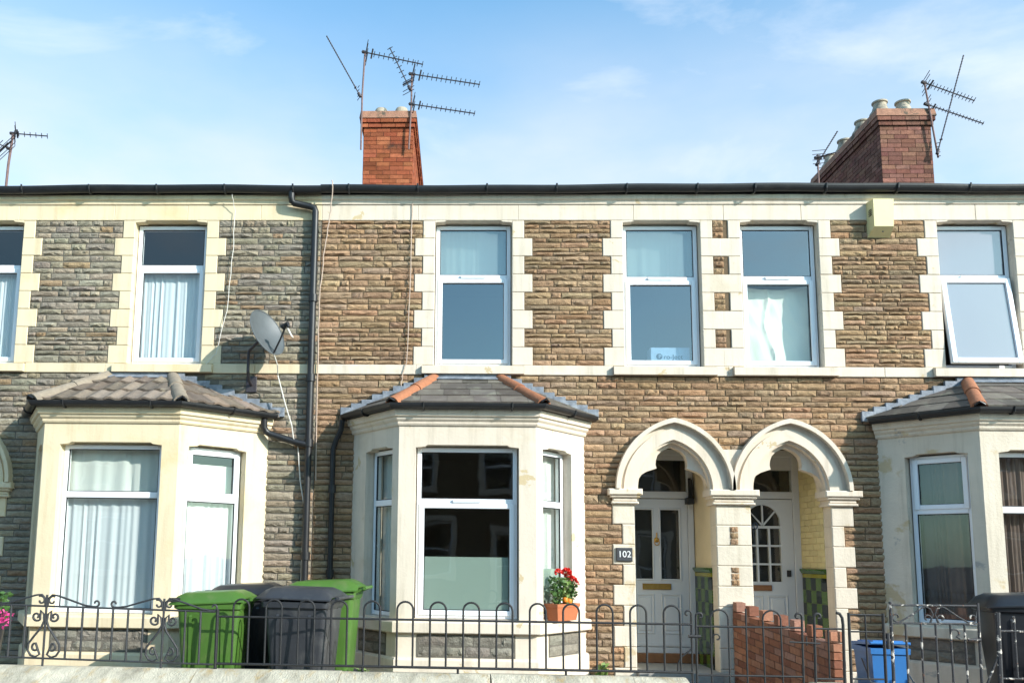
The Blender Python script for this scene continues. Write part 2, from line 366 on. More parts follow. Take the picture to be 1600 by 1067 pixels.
# rough split-faced stones, shared by every wall: x, z in +-0.5, face towards -y
def stone_mesh(k):
    rnd = random.Random(100+k); m = MB(); nu, nz = 5, 3; v = []
    for j in range(nz+1):
        for i in range(nu+1):
            e = (i in (0, nu)) + (j in (0, nz))
            x = i/nu-.5+(rnd.uniform(-.05, .05) if 0 < i < nu else rnd.uniform(0, .012)*(1 if i == 0 else -1))
            z = j/nz-.5+(rnd.uniform(-.09, .09) if 0 < j < nz else (rnd.uniform(0, .10) if j == 0 else -rnd.uniform(0, .10)))
            y = -rnd.uniform(.45, 1.15) if e == 0 else -rnd.uniform(.10, .42)
            if j == nz and e == 1: y -= .15
            v.append((x, y, z))
    k = nu+1; f = [(j*k+i, j*k+i+1, (j+1)*k+i+1, (j+1)*k+i) for j in range(nz) for i in range(nu)]
    ring = [i for i in range(k)]+[j*k+nu for j in range(1, nz+1)]+[nz*k+i for i in range(nu-1, -1, -1)]+[j*k for j in range(nz-1, 0, -1)]
    o = len(v); v += [(v[i][0], .4, v[i][2]) for i in ring]; n = len(ring)
    f += [(ring[i], o+i, o+(i+1) % n, ring[(i+1) % n]) for i in range(n)]
    m.add(v, f, (1, 1, 1)); return m
STONE_MB = [stone_mesh(k) for k in range(28)]
STONES = [m.mesh('stone', 'stone') for m in STONE_MB]
PAL_A = [(.40, .355, .28), (.38, .34, .27), (.42, .37, .29), (.36, .325, .265), (.40, .35, .265), (.38, .345, .285), (.39, .335, .255), (.37, .335, .275), (.34, .31, .26), (.42, .30, .20)]
PAL_B = [(.47, .325, .205), (.45, .31, .195), (.49, .34, .215), (.43, .295, .19), (.47, .315, .195), (.45, .325, .215), (.50, .35, .225), (.46, .295, .18), (.41, .30, .21)]
class Masonry:
    def __init__(s, pal): s.L = []; s.pal = pal
    def put(s, x0, x1, z0, z1, y=0, depth=.03, xf=None, col=None):
        c = col or random.choice(s.pal); k = random.uniform(.82, 1.12); c = tuple(min(1, a*k*random.uniform(.96, 1.04)) for a in c)
        s.L.append((x0, x1, z0, z1, y, depth, c, xf))
    def row(s, x0, x1, z0, z1, lmin=.14, lmax=.48, **kw):
        x = x0; g = .0045
        while x < x1-.01:
            l = random.uniform(lmin, lmax)*random.uniform(.7, 1.1)
            if x1-(x+l) < .11: l = x1-x
            if l > .6: l *= .5
            s.put(x+g, x+l-g, z0+g, z1-g, depth=random.uniform(.017, .031), **kw); x += l
    def build(s, parent, limit=300):
        vis = lambda t: (t[1]-t[0])*(t[3]-t[2])*(1 if -5.85 < t[0] and t[1] < 7.0 else .01)
        s.L.sort(key=vis, reverse=True); rest = MB()
        for q, (x0, x1, z0, z1, y, dp, c, xf) in enumerate(s.L):
            k = random.randrange(len(STONES)); fl = random.choice((-1, 1))
            if xf is None: M = Matrix.Translation(((x0+x1)/2, y, (z0+z1)/2)) @ Matrix.Diagonal((x1-x0, dp, z1-z0, 1))
            else:
                a = Vector(xf(x0, 0, 0)); b = Vector(xf(x1, 0, 0)); d = (b-a).normalized()
                M = Matrix.Translation((*((a+b)/2).xy, (z0+z1)/2)) @ Matrix.Rotation(math.atan2(d.y, d.x), 4, 'Z') @ Matrix.Diagonal(((b-a).length, dp, z1-z0, 1))
            if q < limit: inst('stone', STONES[k], parent, None, M=M, color=c)
            else: rest.add([M @ Vector(p) for p in STONE_MB[k].v], STONE_MB[k].f, c)
        if rest.v:
            o = obj('small_stones', rest, 'stone', parent, recalc=False); o['kind'] = 'stuff'

# ------------------------------------------------------------------ ground and street
g = MB(); g.box(-400, 400, -400, 400, -.6, -.30); struct(obj('ground', g, 'asphalt'))
g = MB(); g.box(-60, 60, -15.2, -5.2, -.30, -.22); struct(obj('road', g, 'asphalt'))
for y0, y1 in ((-5.2, -2.72), (-18.2, -15.2)):
    g = MB(); g.box(-60, 60, y0+(.14 if y0 > -6 else 0), y1-(.14 if y0 < -6 else 0), -.30, -.10); struct(obj('pavement', g, 'paving'))
g = MB(); g.box(-60, 60, -5.2, -5.06, -.3, -.095); struct(obj('kerb', g, 'concrete'))
g = MB(); g.box(-60, 60, -15.34, -15.2, -.3, -.095); struct(obj('kerb', g, 'concrete'))
g = MB(); g.box(-9, 9.5, -2.72, .05, -.3, 0); struct(obj('garden_yard', g, 'concrete'))

# ------------------------------------------------------------------ houses
Z_SILL, Z_HEAD, Z_BAND0, Z_FR1 = 3.735, 5.585, 3.615, 5.90
ROWS = [Z_HEAD-i*(Z_HEAD-Z_SILL)/8 for i in range(9)]       # quoin joints, top down; short at the top
QS, QL = .15, .25
SPRING = 2.24
def arc_pts(half, rise, n, cx, z0=SPRING):
    c = (rise*rise-half*half)/(2*half); Rr = half+c; a1 = math.atan2(rise, c)
    left = [(cx+c-Rr*math.cos(a1*i/n), z0+Rr*math.sin(a1*i/n)) for i in range(n+1)]
    return left+[(2*cx-x, z) for x, z in left[-2::-1]]
def band(mb, po, pi, y0, y1):
    n = len(po); v = [(x, y0, z) for x, z in po]+[(x, y0, z) for x, z in pi]+[(x, y1, z) for x, z in po]+[(x, y1, z) for x, z in pi]
    f = []
    for i in range(n-1):
        a, b, c, d = i, i+1, n+i+1, n+i
        f += [(a, b, c, d), (2*n+a, 2*n+d, 2*n+c, 2*n+b), (a, 2*n+a, 2*n+b, b), (d, c, 2*n+c, 2*n+d)]
    f += [(0, n, 3*n, 2*n), (n-1, 3*n-1, 4*n-1, 2*n-1)]
    mb.add(v, f)
def frame_rect(mb, u0, u1, z0, z1, wd, w0, w1, xf):
    for a, b, c, d in ((u0, u0+wd, z0, z1), (u1-wd, u1, z0, z1), (u0+wd, u1-wd, z0, z0+wd), (u0+wd, u1-wd, z1-wd, z1)):
        mb.cbox(a, b, w0, w1, c, d, .006, xf)
def window(parent, xf, u0, u1, z0, z1, ztr, w=.10, glass=('glass', 'glass'), sash=True, sash_top=False, open_sash=False, name='window', vent=True, sub=None, film=None):
    """white plastic window: outer frame, transom, sash below (or above) the transom, two panes"""
    m = MB(); fr = .05
    frame_rect(m, u0, u1, z0, z1, fr, w, w+.07, xf)
    m.cbox(u0+fr, u1-fr, w-.004, w+.066, ztr-.035, ztr+.035, .006, xf)
    o = obj(name, m, 'upvc', parent); po = o if sub is None else sub
    cells = [(u0+fr, u1-fr, z0+fr, ztr-.035, glass[1], sash), (u0+fr, u1-fr, ztr+.035, z1-fr, glass[0], sash_top)]
    for k, (a, b, c, d, gm, sh) in enumerate(cells):
        if k == 0 and open_sash:
            piv = Vector(xf((a+b)/2, w-.03, d)); T = Matrix.Translation(piv) @ Matrix.Rotation(R(-7.5), 4, 'X') @ Matrix.Translation(-piv)
            xo = lambda u, ww, z: tuple(T @ Vector(xf(u, ww, z)))
            s = MB(); frame_rect(s, a-.02, b+.02, c-.02, d+.015, .062, w-.055, w-.002, xo); so_ = obj('opening_sash', s, 'upvc', po)
            p = MB(); p.box(a+.036, b-.036, w-.03, w-.024, c+.036, d-.04, xo); obj('pane', p, gm, po); continue
        gi = 0
        if sh:
            s = MB(); frame_rect(s, a-.018, b+.018, c-.018, d+.018, .055, w-.018, w+.03, xf); obj('sash', s, 'upvc', po); gi = .034
        s = MB(); frame_rect(s, a+gi, b-gi, c+gi, d-gi, .009, w+.004, w+.024, xf); obj('gasket', s, 'rubber', po)
        p = MB(); p.box(a+gi+.003, b-gi-.003, w+.016, w+.022, c+gi+.003, d-gi-.003, xf); obj('pane', p, gm, po)
        if film and k == 0:
            p = MB(); p.box(a+gi+.012, b-gi-.012, w+.026, w+.029, c+gi+.012, c+(d-c)*film, xf); obj('frosted_film', p, 'glass_frost', po)
    if vent:
        s = MB(); c_ = (u0+u1)/2; s.cbox(c_-.16, c_+.16, w-.03, w-.005, ztr-.004, ztr+.024, .006, xf); s.box(c_-.15, c_+.15, w-.024, w-.006, ztr-.012, ztr-.004, xf); obj('trickle_vent', s, 'upvc', po)
    return o
def curtain(name, xf, u0, u1, z0, z1, w, amp, waves, mt, label, cat, top=None, seed=0):
    rnd = random.Random(seed); ph = [rnd.uniform(0, 6.3) for _ in range(4)]; m = MB(); n = max(24, int(waves*9))
    def fn(i, j):
        x = u0+(u1-u0)*i; t = i*waves*6.283+1.9*math.sin(i*7.3+ph[1])+.9*math.sin(i*17+ph[3])+.35*(1-j)*math.sin(i*9+ph[2])
        env = .55+.45*math.sin(i*11.7+ph[2])*math.sin(i*5.1+ph[0])
        y = amp*(math.sin(t+ph[0])*env+.5*math.sin(1.63*t+ph[2])+.3*math.sin(.41*t+ph[3]))*(.6+.4*(1-j))
        zt = z1-(top(i) if top else 0)
        return xf(x, w+y, z0+(zt-z0)*j)
    m.grid(fn, n, 6); o = obj(name, m, mt, None, smooth=True, recalc=False, base=xf((u0+u1)/2, w, z0)); return tag(o, label, cat)
def sill_block(parent, c, half, mt):
    m = MB(); m.add(*(lambda P: (P, [(0, 1, 2, 3), (4, 7, 6, 5), (0, 4, 5, 1), (1, 5, 6, 2), (2, 6, 7, 3), (3, 7, 4, 0)]))([
        (c-half, -.085, Z_BAND0+.004), (c+half, -.085, Z_BAND0+.004), (c+half, .12, Z_BAND0+.004), (c-half, .12, Z_BAND0+.004),
        (c-half, -.085, Z_SILL-.018), (c+half, -.085, Z_SILL-.018), (c+half, .12, Z_SILL+.012), (c-half, .12, Z_SILL+.012)]))
    obj('sill', m, mt, parent)
def surround(parent, c, half, mt, sides=(1, 1)):
    for s, on in ((-1, sides[0]), (1, sides[1])):
        if not on: continue
        for i in range(8):
            q = QS if i % 2 == 0 else QL; a, b = c+s*half, c+s*(half+q)
            m = MB(); m.cbox(min(a, b), max(a, b), -.012-random.uniform(0, .004), .13, ROWS[i+1]+.0015, ROWS[i]-.0015, .007); obj('quoin', m, mt, parent)
    for s in (-1, 1):
        m = MB(); m.prism([(c+s*half, Z_HEAD), (c+s*(half-.14), Z_HEAD), (c+s*(half-.12), Z_HEAD-.016), (c+s*(half-.03), Z_HEAD-.022), (c+s*half, Z_HEAD-.03)], -.012, .10); obj('lintel_shoulder', m, mt, parent)
    m = MB(); m.box(c-half-.1, c+half+.1, .05, .31, Z_HEAD, Z_HEAD+.08); obj('lintel', m, mt, parent)

def bay(parent, mas, c, fh, wl, wr, D, mt, kind, wins):
    """canted bay: masonry in three faces, cornice, gutter, hipped roof; kind picks the covering"""
    P = [(wl, 0), (c-fh, -D), (c+fh, -D), (wr, 0)]
    ZT, ZO, ZS = 3.0, 2.65, .735
    m = MB(); faces = []
    for i in range(3):
        xf, Lh = face_xf(*P[i], *P[i+1]); faces.append((xf, Lh))
        a, b = (.19, Lh-.19) if i == 1 else ((.30, Lh-.13) if i == 0 else (.13, Lh-.30))
        if i == 1: a, b = .19, Lh-.19
        pierced(m, 0, Lh, 0, ZT, [(a, b, ZS, ZO)], .24, xf)
        for s0, s1 in ((a, 1), (b, -1)):                     # shouldered lintel ends and a small stop on the jamb
            m.prism([(s0, ZO), (s0+s1*.13, ZO), (s0+s1*.105, ZO-.018), (s0, ZO-.03)], 0, .11, xf)
    b = obj('bay_window', m, mt, parent)
    # ceiling of the bay
    k = MB(); k.prism([(0, 0)], 0, 0) if False else None
    k.add([(wl+.1, 0, 2.93), (c-fh+.05, -D+.1, 2.93), (c+fh-.05, -D+.1, 2.93), (wr-.1, 0, 2.93), (wl+.1, 0, 2.96), (c-fh+.05, -D+.1, 2.96), (c+fh-.05, -D+.1, 2.96), (wr-.1, 0, 2.96)],
          [(0, 1, 2, 3), (7, 6, 5, 4), (0, 4, 5, 1), (1, 5, 6, 2), (2, 6, 7, 3), (3, 7, 4, 0)]); obj('ceiling', k, 'plaster', b)
    k = MB(); k.sweep(P, [(0, 2.865), (.018, 2.865), (.03, 2.885), (.03, 2.905), (.055, 2.93), (.06, 2.955), (.085, 2.965), (.09, 3.0), (.10, 3.004), (.10, 3.035), (0, 3.035)]); obj('cornice', k, mt, b)
    k = MB(); k.sweep(P, [(0, .59), (.062, .592), (.07, .60), (.07, .70), (.06, .712), (-.1, ZS+.004), (-.1, .59)]); obj('sill', k, mt, b)
    k = MB(); k.sweep(P, [(0, -.02), (.035, -.02), (.035, .30), (.02, .325), (0, .33)]); obj('plinth', k, mt, b)
    for i, (xf, Lh) in enumerate(faces):                     # rock-faced panel under each sill
        a, bb = (.24, Lh-.24) if i == 1 else (.24, Lh-.2)
        k = MB(); k.box(a-.01, bb+.01, -.006, .05, .332, .575, xf); obj('panel_bed', k, 'mortar_grey', b)
        for z0, z1 in ((.335, .452), (.452, .572)):
            mas.row(a, bb, z0, z1, .26, .46, xf=xf, col=(.30, .285, .25))
    # windows
    for i, (xf, Lh) in enumerate(faces):
        a, bb = (.19, Lh-.19) if i == 1 else ((.30, Lh-.13) if i == 0 else (.13, Lh-.30))
        wn = wins[i]
        window(b, xf, a+.012, bb-.012, ZS+.006, ZO-.02, wn.get('ztr', 2.02), .11, wn.get('glass', ('glass', 'glass')), sash=wn.get('sash', False), sash_top=wn.get('top', False), name='window_frame', vent=wn.get('vent', False), sub=b, film=wn.get('film'))
    # gutter, fascia
    k = MB(); k.sweep(P, [(.02, 3.036), (.085, 3.036), (.085, 3.10), (.02, 3.10)]); obj('fascia', k, 'black_plastic', b)
    gp = [(.09+.055+.055*math.cos(t), 3.092+.06*math.sin(t)) for t in [math.pi+math.pi*q/8 for q in range(9)]]+[(.193, 3.098), (.093, 3.098)][:0]
    gp = gp+[(x*.999+.0, z) for x, z in [(.196, 3.094), (.145+.047, 3.09)]]+[(.09+.055+.047*math.cos(t), 3.092+.052*math.sin(t)) for t in [2*math.pi-math.pi*q/8 for q in range(1, 8)]]+[(.098, 3.09)]
    k = MB(); k.sweep(P, gp); gu = obj('gutter', k, 'black_plastic', b)
    for i in range(3):
        xf, Lh = face_xf(*P[i], *P[i+1])
        for t in ((.18, .82) if i == 1 else (.5,)):
            k = MB(); k.tube([xf(Lh*t, -.085, 3.10), xf(Lh*t, -.09, 3.05), xf(Lh*t, -.115, 3.024), xf(Lh*t, -.15, 3.022), xf(Lh*t, -.19, 3.045), xf(Lh*t, -.205, 3.10)], .011, 6); obj('bracket', k, 'black_plastic', b)
    # hipped roof
    E = []
    nrm = []
    for i in range(3):
        d = Vector((P[i+1][0]-P[i][0], P[i+1][1]-P[i][1])).normalized(); nrm.append(Vector((d.y, -d.x)))
    def off(i, o):
        if i == 0: n_ = nrm[0]; s = o/ n_.dot(Vector((n_.x, n_.y))) ; return (P[0][0]-o/abs(nrm[0].x), 0)
        if i == 3: return (P[3][0]+o/abs(nrm[2].x), 0)
        k_ = (nrm[i-1]+nrm[i])/(1+nrm[i-1].dot(nrm[i])); return (P[i][0]+k_.x*o, P[i][1]+k_.y*o)
    ov = .13; EV = [Vector((*off(i, ov), 3.105)) for i in range(4)]
    th = fh*.52; TL = Vector((c-th, -.01, 3.575)); TR = Vector((c+th, -.01, 3.575))
    k = MB(); v = EV+[TL, TR]; k.add([tuple(p) for p in v]+[(p.x, p.y, p.z-.04) for p in v], [(1, 2, 5, 4), (0, 1, 4), (2, 3, 5), (7, 10, 11, 8), (6, 10, 7), (8, 11, 9), (0, 6, 7, 1), (1, 7, 8, 2), (2, 8, 9, 3)])
    rf = obj('roof', k, 'slate', b, white=True)
    slopes = [(EV[1], EV[2], TL, TR), (EV[0], EV[1], TL, TL), (EV[2], EV[3], TR, TR)]
    rows = 4 if kind == 'slate' else 3
    for A, B_, C_, D_ in slopes:
        n_ = (B_-A).cross((C_+D_)/2-A).normalized()
        ex = (B_-A).normalized()
        for r_ in range(rows):
            t0, t1 = r_/rows, (r_+1)/rows+.05
            a0, b0 = A.lerp(C_, t0), B_.lerp(D_, t0); a1, b1 = A.lerp(C_, min(t1, 1)), B_.lerp(D_, min(t1, 1))
            Lb = (b0-a0).length; wdt = .30 if kind == 'slate' else .20; s = -(wdt*.5 if r_ % 2 else 0)
            while s < Lb-.02:
                p, q = max(s, 0), min(s+wdt-.004, Lb); s += wdt
                if q-p < .03: continue
                # clip the upper edge to the slope's outline
                def up(x):
                    base = a0+ex*x; tl = (a1-a0).dot(ex); tr = (b1-a0).dot(ex); xx = min(max(x, tl), tr); 
                    return a1+(b1-a1)*(((xx-tl)/(tr-tl)) if tr-tl > 1e-4 else 0)
                def lowz(x): return a0+ex*x
                tl = (a1-a0).dot(ex); tr = (b1-a0).dot(ex)
                if (tr <= p+.01 and tr < Lb*.98) or tl >= q-.01:
                    # beyond the hip: triangle piece
                    if tr <= p+.01:
                        tt = max(0, (Lb-p)/(Lb-tr)) if Lb > tr else 0; pts = [lowz(p), lowz(q), lowz(q)+(up(q)-b0)*max(0, (Lb-q)/(Lb-tr)), b0+(b1-b0)*min(1, (Lb-p)/(Lb-tr))]
                    else:
                        pts = [lowz(p), lowz(q), a0+(a1-a0)*min(1, q/tl), a0+(a1-a0)*min(1, p/tl)]
                else: pts = [lowz(p), lowz(q), up(q), up(p)]
                l0 = n_*random.uniform(.014, .02); l1 = n_*.004; kk = MB()
                sh = random.uniform(.6, 1.3); cc = (sh*random.uniform(.97, 1.06), sh, sh*random.uniform(.93, 1.02))
                if kind == 'slate':
                    v = [pts[0]+l0, pts[1]+l0, pts[2]+l1, pts[3]+l1]+[pts[0], pts[1], pts[2]-n_*.004, pts[3]-n_*.004]
                    kk.add(v, [(0, 1, 2, 3), (7, 6, 5, 4), (0, 4, 5, 1), (1, 5, 6, 2), (2, 6, 7, 3), (3, 7, 4, 0)], cc); obj('slate', kk, 'slate', b)
                else:
                    nn = 8
                    def fn(i, j, e):
                        lo = pts[0].lerp(pts[1], i); hi = pts[3].lerp(pts[2], i); wv = .012*max(-.55, math.cos((i-.25)*2*math.pi))
                        return tuple(lo.lerp(hi, j)+n_*((.032+e if j == 0 else .010+e)+wv))
                    v = [fn(i/nn, 0, 0) for i in range(nn+1)]+[fn(i/nn, 1, 0) for i in range(nn+1)]+[fn(i/nn, 0, -.024) for i in range(nn+1)]; f = []
                    for i in range(nn): f += [(i, i+1, nn+2+i, nn+1+i), (i, 2*nn+2+i, 2*nn+3+i, i+1)]
                    kk.add(v, f, cc); obj('roof_tile', kk, 'concrete_tile', b, recalc=False)
    # hips
    for A, T in ((EV[1], TL), (EV[2], TR)):
        dd = (T-A).normalized(); sd_ = dd.cross(Vector((0, 0, 1))).normalized(); upv = sd_.cross(dd); nseg = 2 if kind == 'slate' else 2
        for q in range(nseg):
            p0 = A.lerp(T, q/nseg-(.03 if q == 0 else .0)); p1 = A.lerp(T, (q+1)/nseg+.03); kk = MB(); rr_ = .075 if kind == 'slate' else .082; v = []; nn = 10
            for e, (pp, r1) in enumerate(((p0, rr_+.008), (p1, rr_-.004), (p1, rr_-.022), (p0, rr_-.014))):
                for i in range(nn+1):
                    a_ = math.pi*i/nn; v.append(pp+sd_*math.cos(a_)*r1+upv*(math.sin(a_)*r1-.012))
            f = []; s_ = nn+1
            for e in range(4):
                for i in range(nn): f.append((e*s_+i, e*s_+i+1, ((e+1) % 4)*s_+i+1, ((e+1) % 4)*s_+i))
            f += [(0, s_, 2*s_, 3*s_), (nn, 3*s_+nn, 2*s_+nn, s_+nn)]
            kk.add(v, f); obj('hip_tile', kk, 'hip_clay' if kind == 'slate' else 'cement', b, smooth=True)
        kk = MB(); kk.tube([A+upv*.03+dd*-.05+sd_*-.05, A+upv*.07+dd*-.06, A+upv*.03+dd*-.05+sd_*.05], .012, 6); obj('hip_iron', kk, 'black_plastic', b)
    # lead: apron along the top and stepped soakers up both sides
    kk = MB(); kk.box(c-th-.10, c+th+.10, -.05, -.03, 3.54, 3.612); kk.add([(c-th, -.13, 3.54), (c+th, -.13, 3.54), (c+th, -.03, 3.60), (c-th, -.03, 3.60)], [(0, 1, 2, 3)]); obj('lead_apron', kk, 'lead', b)
    for s, A, T in ((-1, EV[0], TL), (1, EV[3], TR)):
        n_ = 9
        for q in range(n_):
            x0 = A.x+(T.x-A.x)*(q/n_)-s*0; x1 = A.x+(T.x-A.x)*((q+1.15)/n_); z_ = A.z+(T.z-A.z)*((q+.55)/n_)
            kk = MB(); kk.cbox(min(x0, x1), max(x0, x1), -.052-random.uniform(0, .008), -.02, z_-.06, z_+.062+random.uniform(-.008, .008), .004); obj('lead_step', kk, 'lead', b)
    return b, faces

def porch(parent, cx, half, mt, tiles, left_pier, right_pier, door=True, yellow=False):
    """pointed arch with hood mould and cusped inner order over a recessed porch"""
    m = MB(); n = 18
    po = arc_pts(.70, .85, n, cx); p1 = arc_pts(.655, .795, n, cx); p2 = arc_pts(.60, .73, n, cx); p3 = arc_pts(.45, .595, n, cx); p4 = arc_pts(.42, .54, n, cx)
    p1b = arc_pts(.69, .815, n, cx)
    band(m, po, p1, -.12, .02); band(m, p1, p2, -.03, .02); band(m, p2, p3, -.052, .06); band(m, p3, arc_pts(.425, .568, n, cx), .0, .09)
    a = obj('porch_arch', m, mt, parent, smooth=True)
    # cusped inner order, set back
    L_ = [(-.44, 0), (-.425, .06), (-.40, .125), (-.36, .185), (-.30, .222), (-.235, .244), (-.18, .262), (-.192, .305), (-.186, .36), (-.165, .42), (-.12, .468), (-.06, .50), (0, .522)]
    pi = [(cx+x, SPRING+z) for x, z in L_]+[(cx-x, SPRING+z) for x, z in L_[-2::-1]]
    pout = arc_pts(.47, .60, 12, cx); k = MB(); band(k, pout, pi, .085, .19); band(k, pout, [(x*.93+cx*.07, (z-SPRING)*.95+SPRING) for x, z in pout], .19, .30); obj('cusped_arch', k, mt, a)
    k = MB(); pierced(k, cx-half-.02, cx+half+.02, SPRING+.30, 2.9, [], .10, IDX, .215); obj('spandrel', k, mt, a) if False else None
    # recess: side walls, ceiling, back wall
    k = MB(); x0, x1 = cx-half, cx+half
    k.box(x0, x1, .30, 1.05, 2.86, 2.95); k.box(x0-.12, x0, .22, 1.05, 0, 2.95); k.box(x1, x1+.12, .22, 1.05, 0, 2.95)
    r_ = obj('porch_recess', k, 'porch_cream', a)
    k = MB(); k.box(x0, x1, -.15, 1.0, -.02, .13); obj('porch_step', k, 'concrete', a)
    if tiles:
        dz = .155; nx = 5
        for i in range(nx):
            for j in range(7):
                y0 = .19+i*dz; z0 = .13+j*dz
                k = MB(); k.box(x1-.012, x1+.01, y0+.001, y0+dz-.001, z0+.001, z0+dz-.001); obj('tile', k, 'tile_ring' if (i+j) % 2 else 'tile_black', a)
        k = MB(); k.box(x1-.014, x1, .19, .97, 1.215, 1.26); obj('tile_band', k, 'tile_yellow', a)
        k = MB(); k.prism([(x1, 1.26), (x1-.02, 1.265), (x1-.045, 1.30), (x1-.045, 1.32), (x1, 1.325)], .19, .97); obj('dado_moulding', k, 'tile_trim', a)
    if yellow:
        for j in range(20):
            z0 = 1.33+j*.075; y = .20-(.11 if j % 2 else 0)
            while y < .97:
                ya, yb = max(y, .20), min(y+.222, .97); y += .225
                if yb-ya < .03: continue
                k = MB(); sh = random.uniform(.9, 1.05); k.box(x1-.010, x1+.02, ya+.002, yb-.002, z0+.003, z0+.071, col=(sh, sh, sh)); obj('brick', k, 'porch_yellow', a)
    return a
def capital(parent, x0, x1, mt):
    k = MB()
    for a, e, z0, z1 in ((.0, .085, 2.165, SPRING), (.0, .06, 2.135, 2.165), (0, .03, 2.09, 2.135), (0, .045, 2.06, 2.09)):
        k.cbox(x0-e, x1+e, -.02-e, .21, z0, z1, .012)
    return obj('capital', k, mt, parent)

def chimney(parent, x0, x1, y0, y1, zb, zt, pal, pots, front_full=True):
    k = MB(); k.box(x0+.008, x1-.008, y0+.008, y1-.008, zb, zt); c = obj('chimney_stack', k, 'brick_mortar', parent)
    rest = MB(); nz = int((zt-.30-zb)/.075)
    def lay(zz, e, h=.075):
        off = random.choice((0, 1))
        for side in range(4):
            a, b = ((x0-e, x1+e), (y0-e, y1+e), (x0-e, x1+e), (y0-e, y1+e))[side]; s = a-(.1125 if off else 0)
            while s < b-.02:
                p, q = max(s, a)+.004, min(s+.225, b)-.004; s += .225
                if q-p < .03: continue
                sh = random.uniform(.75, 1.2); cc = tuple(v*sh*random.uniform(.94, 1.06) for v in random.choice(pal)); j = random.uniform(0, .004)
                mb = MB() if side == 0 else rest
                bx = {0: (p, q, y0-e-j, y0-e+.03), 2: (p, q, y1+e-.03, y1+e+j), 1: (x1+e-.03, x1+e+j, p, q), 3: (x0-e-j, x0-e+.03, p, q)}[side]
                if side in (1, 3): bx = (bx[0], bx[1], bx[2]+.003, bx[3]-.003)
                mb.box(*bx, zz+.004, zz+h-.004, col=cc)
                if side == 0: obj('brick', mb, 'brick_sooty', c)
    z = zt-.30
    for i in range(nz): lay(zt-.30-(i+1)*.075, 0)
    lay(zt-.30, .03); lay(zt-.225, .055)
    o = obj('side_bricks', rest, 'brick_sooty', c); o['kind'] = 'stuff'
    k = MB(); k.add([(x0-.07, y0-.07, zt-.15), (x1+.07, y0-.07, zt-.15), (x1+.07, y1+.07, zt-.15), (x0-.07, y1+.07, zt-.15),
                     (x0-.05, y0-.05, zt-.02), (x1+.05, y0-.05, zt-.02), (x1+.05, y1+.05, zt-.02), (x0-.05, y1+.05, zt-.02), (x0+.1, y0+.1, zt+.02), (x1-.1, y0+.1, zt+.02), (x1-.1, y1-.1, zt+.02), (x0+.1, y1-.1, zt+.02)],
                    [(3, 2, 1, 0), (0, 1, 5, 4), (1, 2, 6, 5), (2, 3, 7, 6), (3, 0, 4, 7), (4, 5, 9, 8), (5, 6, 10, 9), (6, 7, 11, 10), (7, 4, 8, 11), (8, 9, 10, 11)]); obj('chimney_cap', k, 'cap_render', c)
    for px, py, h, style in pots:
        k = MB()
        pr = [(.175, zt-.02), (.165, zt+.05), (.13, zt+h*.38), (.105, zt+h*.7), (.105, zt+h*.86), (.125, zt+h*.9), (.125, zt+h), (.085, zt+h), (.085, zt+h-.1)] if style == 'tall' else [(.125, zt-.02), (.12, zt+h*.5), (.115, zt+h*.8), (.095, zt+h), (.065, zt+h), (.065, zt+h-.08)]
        k.lathe(pr, px, py, 18); obj('chimney_pot', k, 'pot_clay', c, smooth=True)
    return c

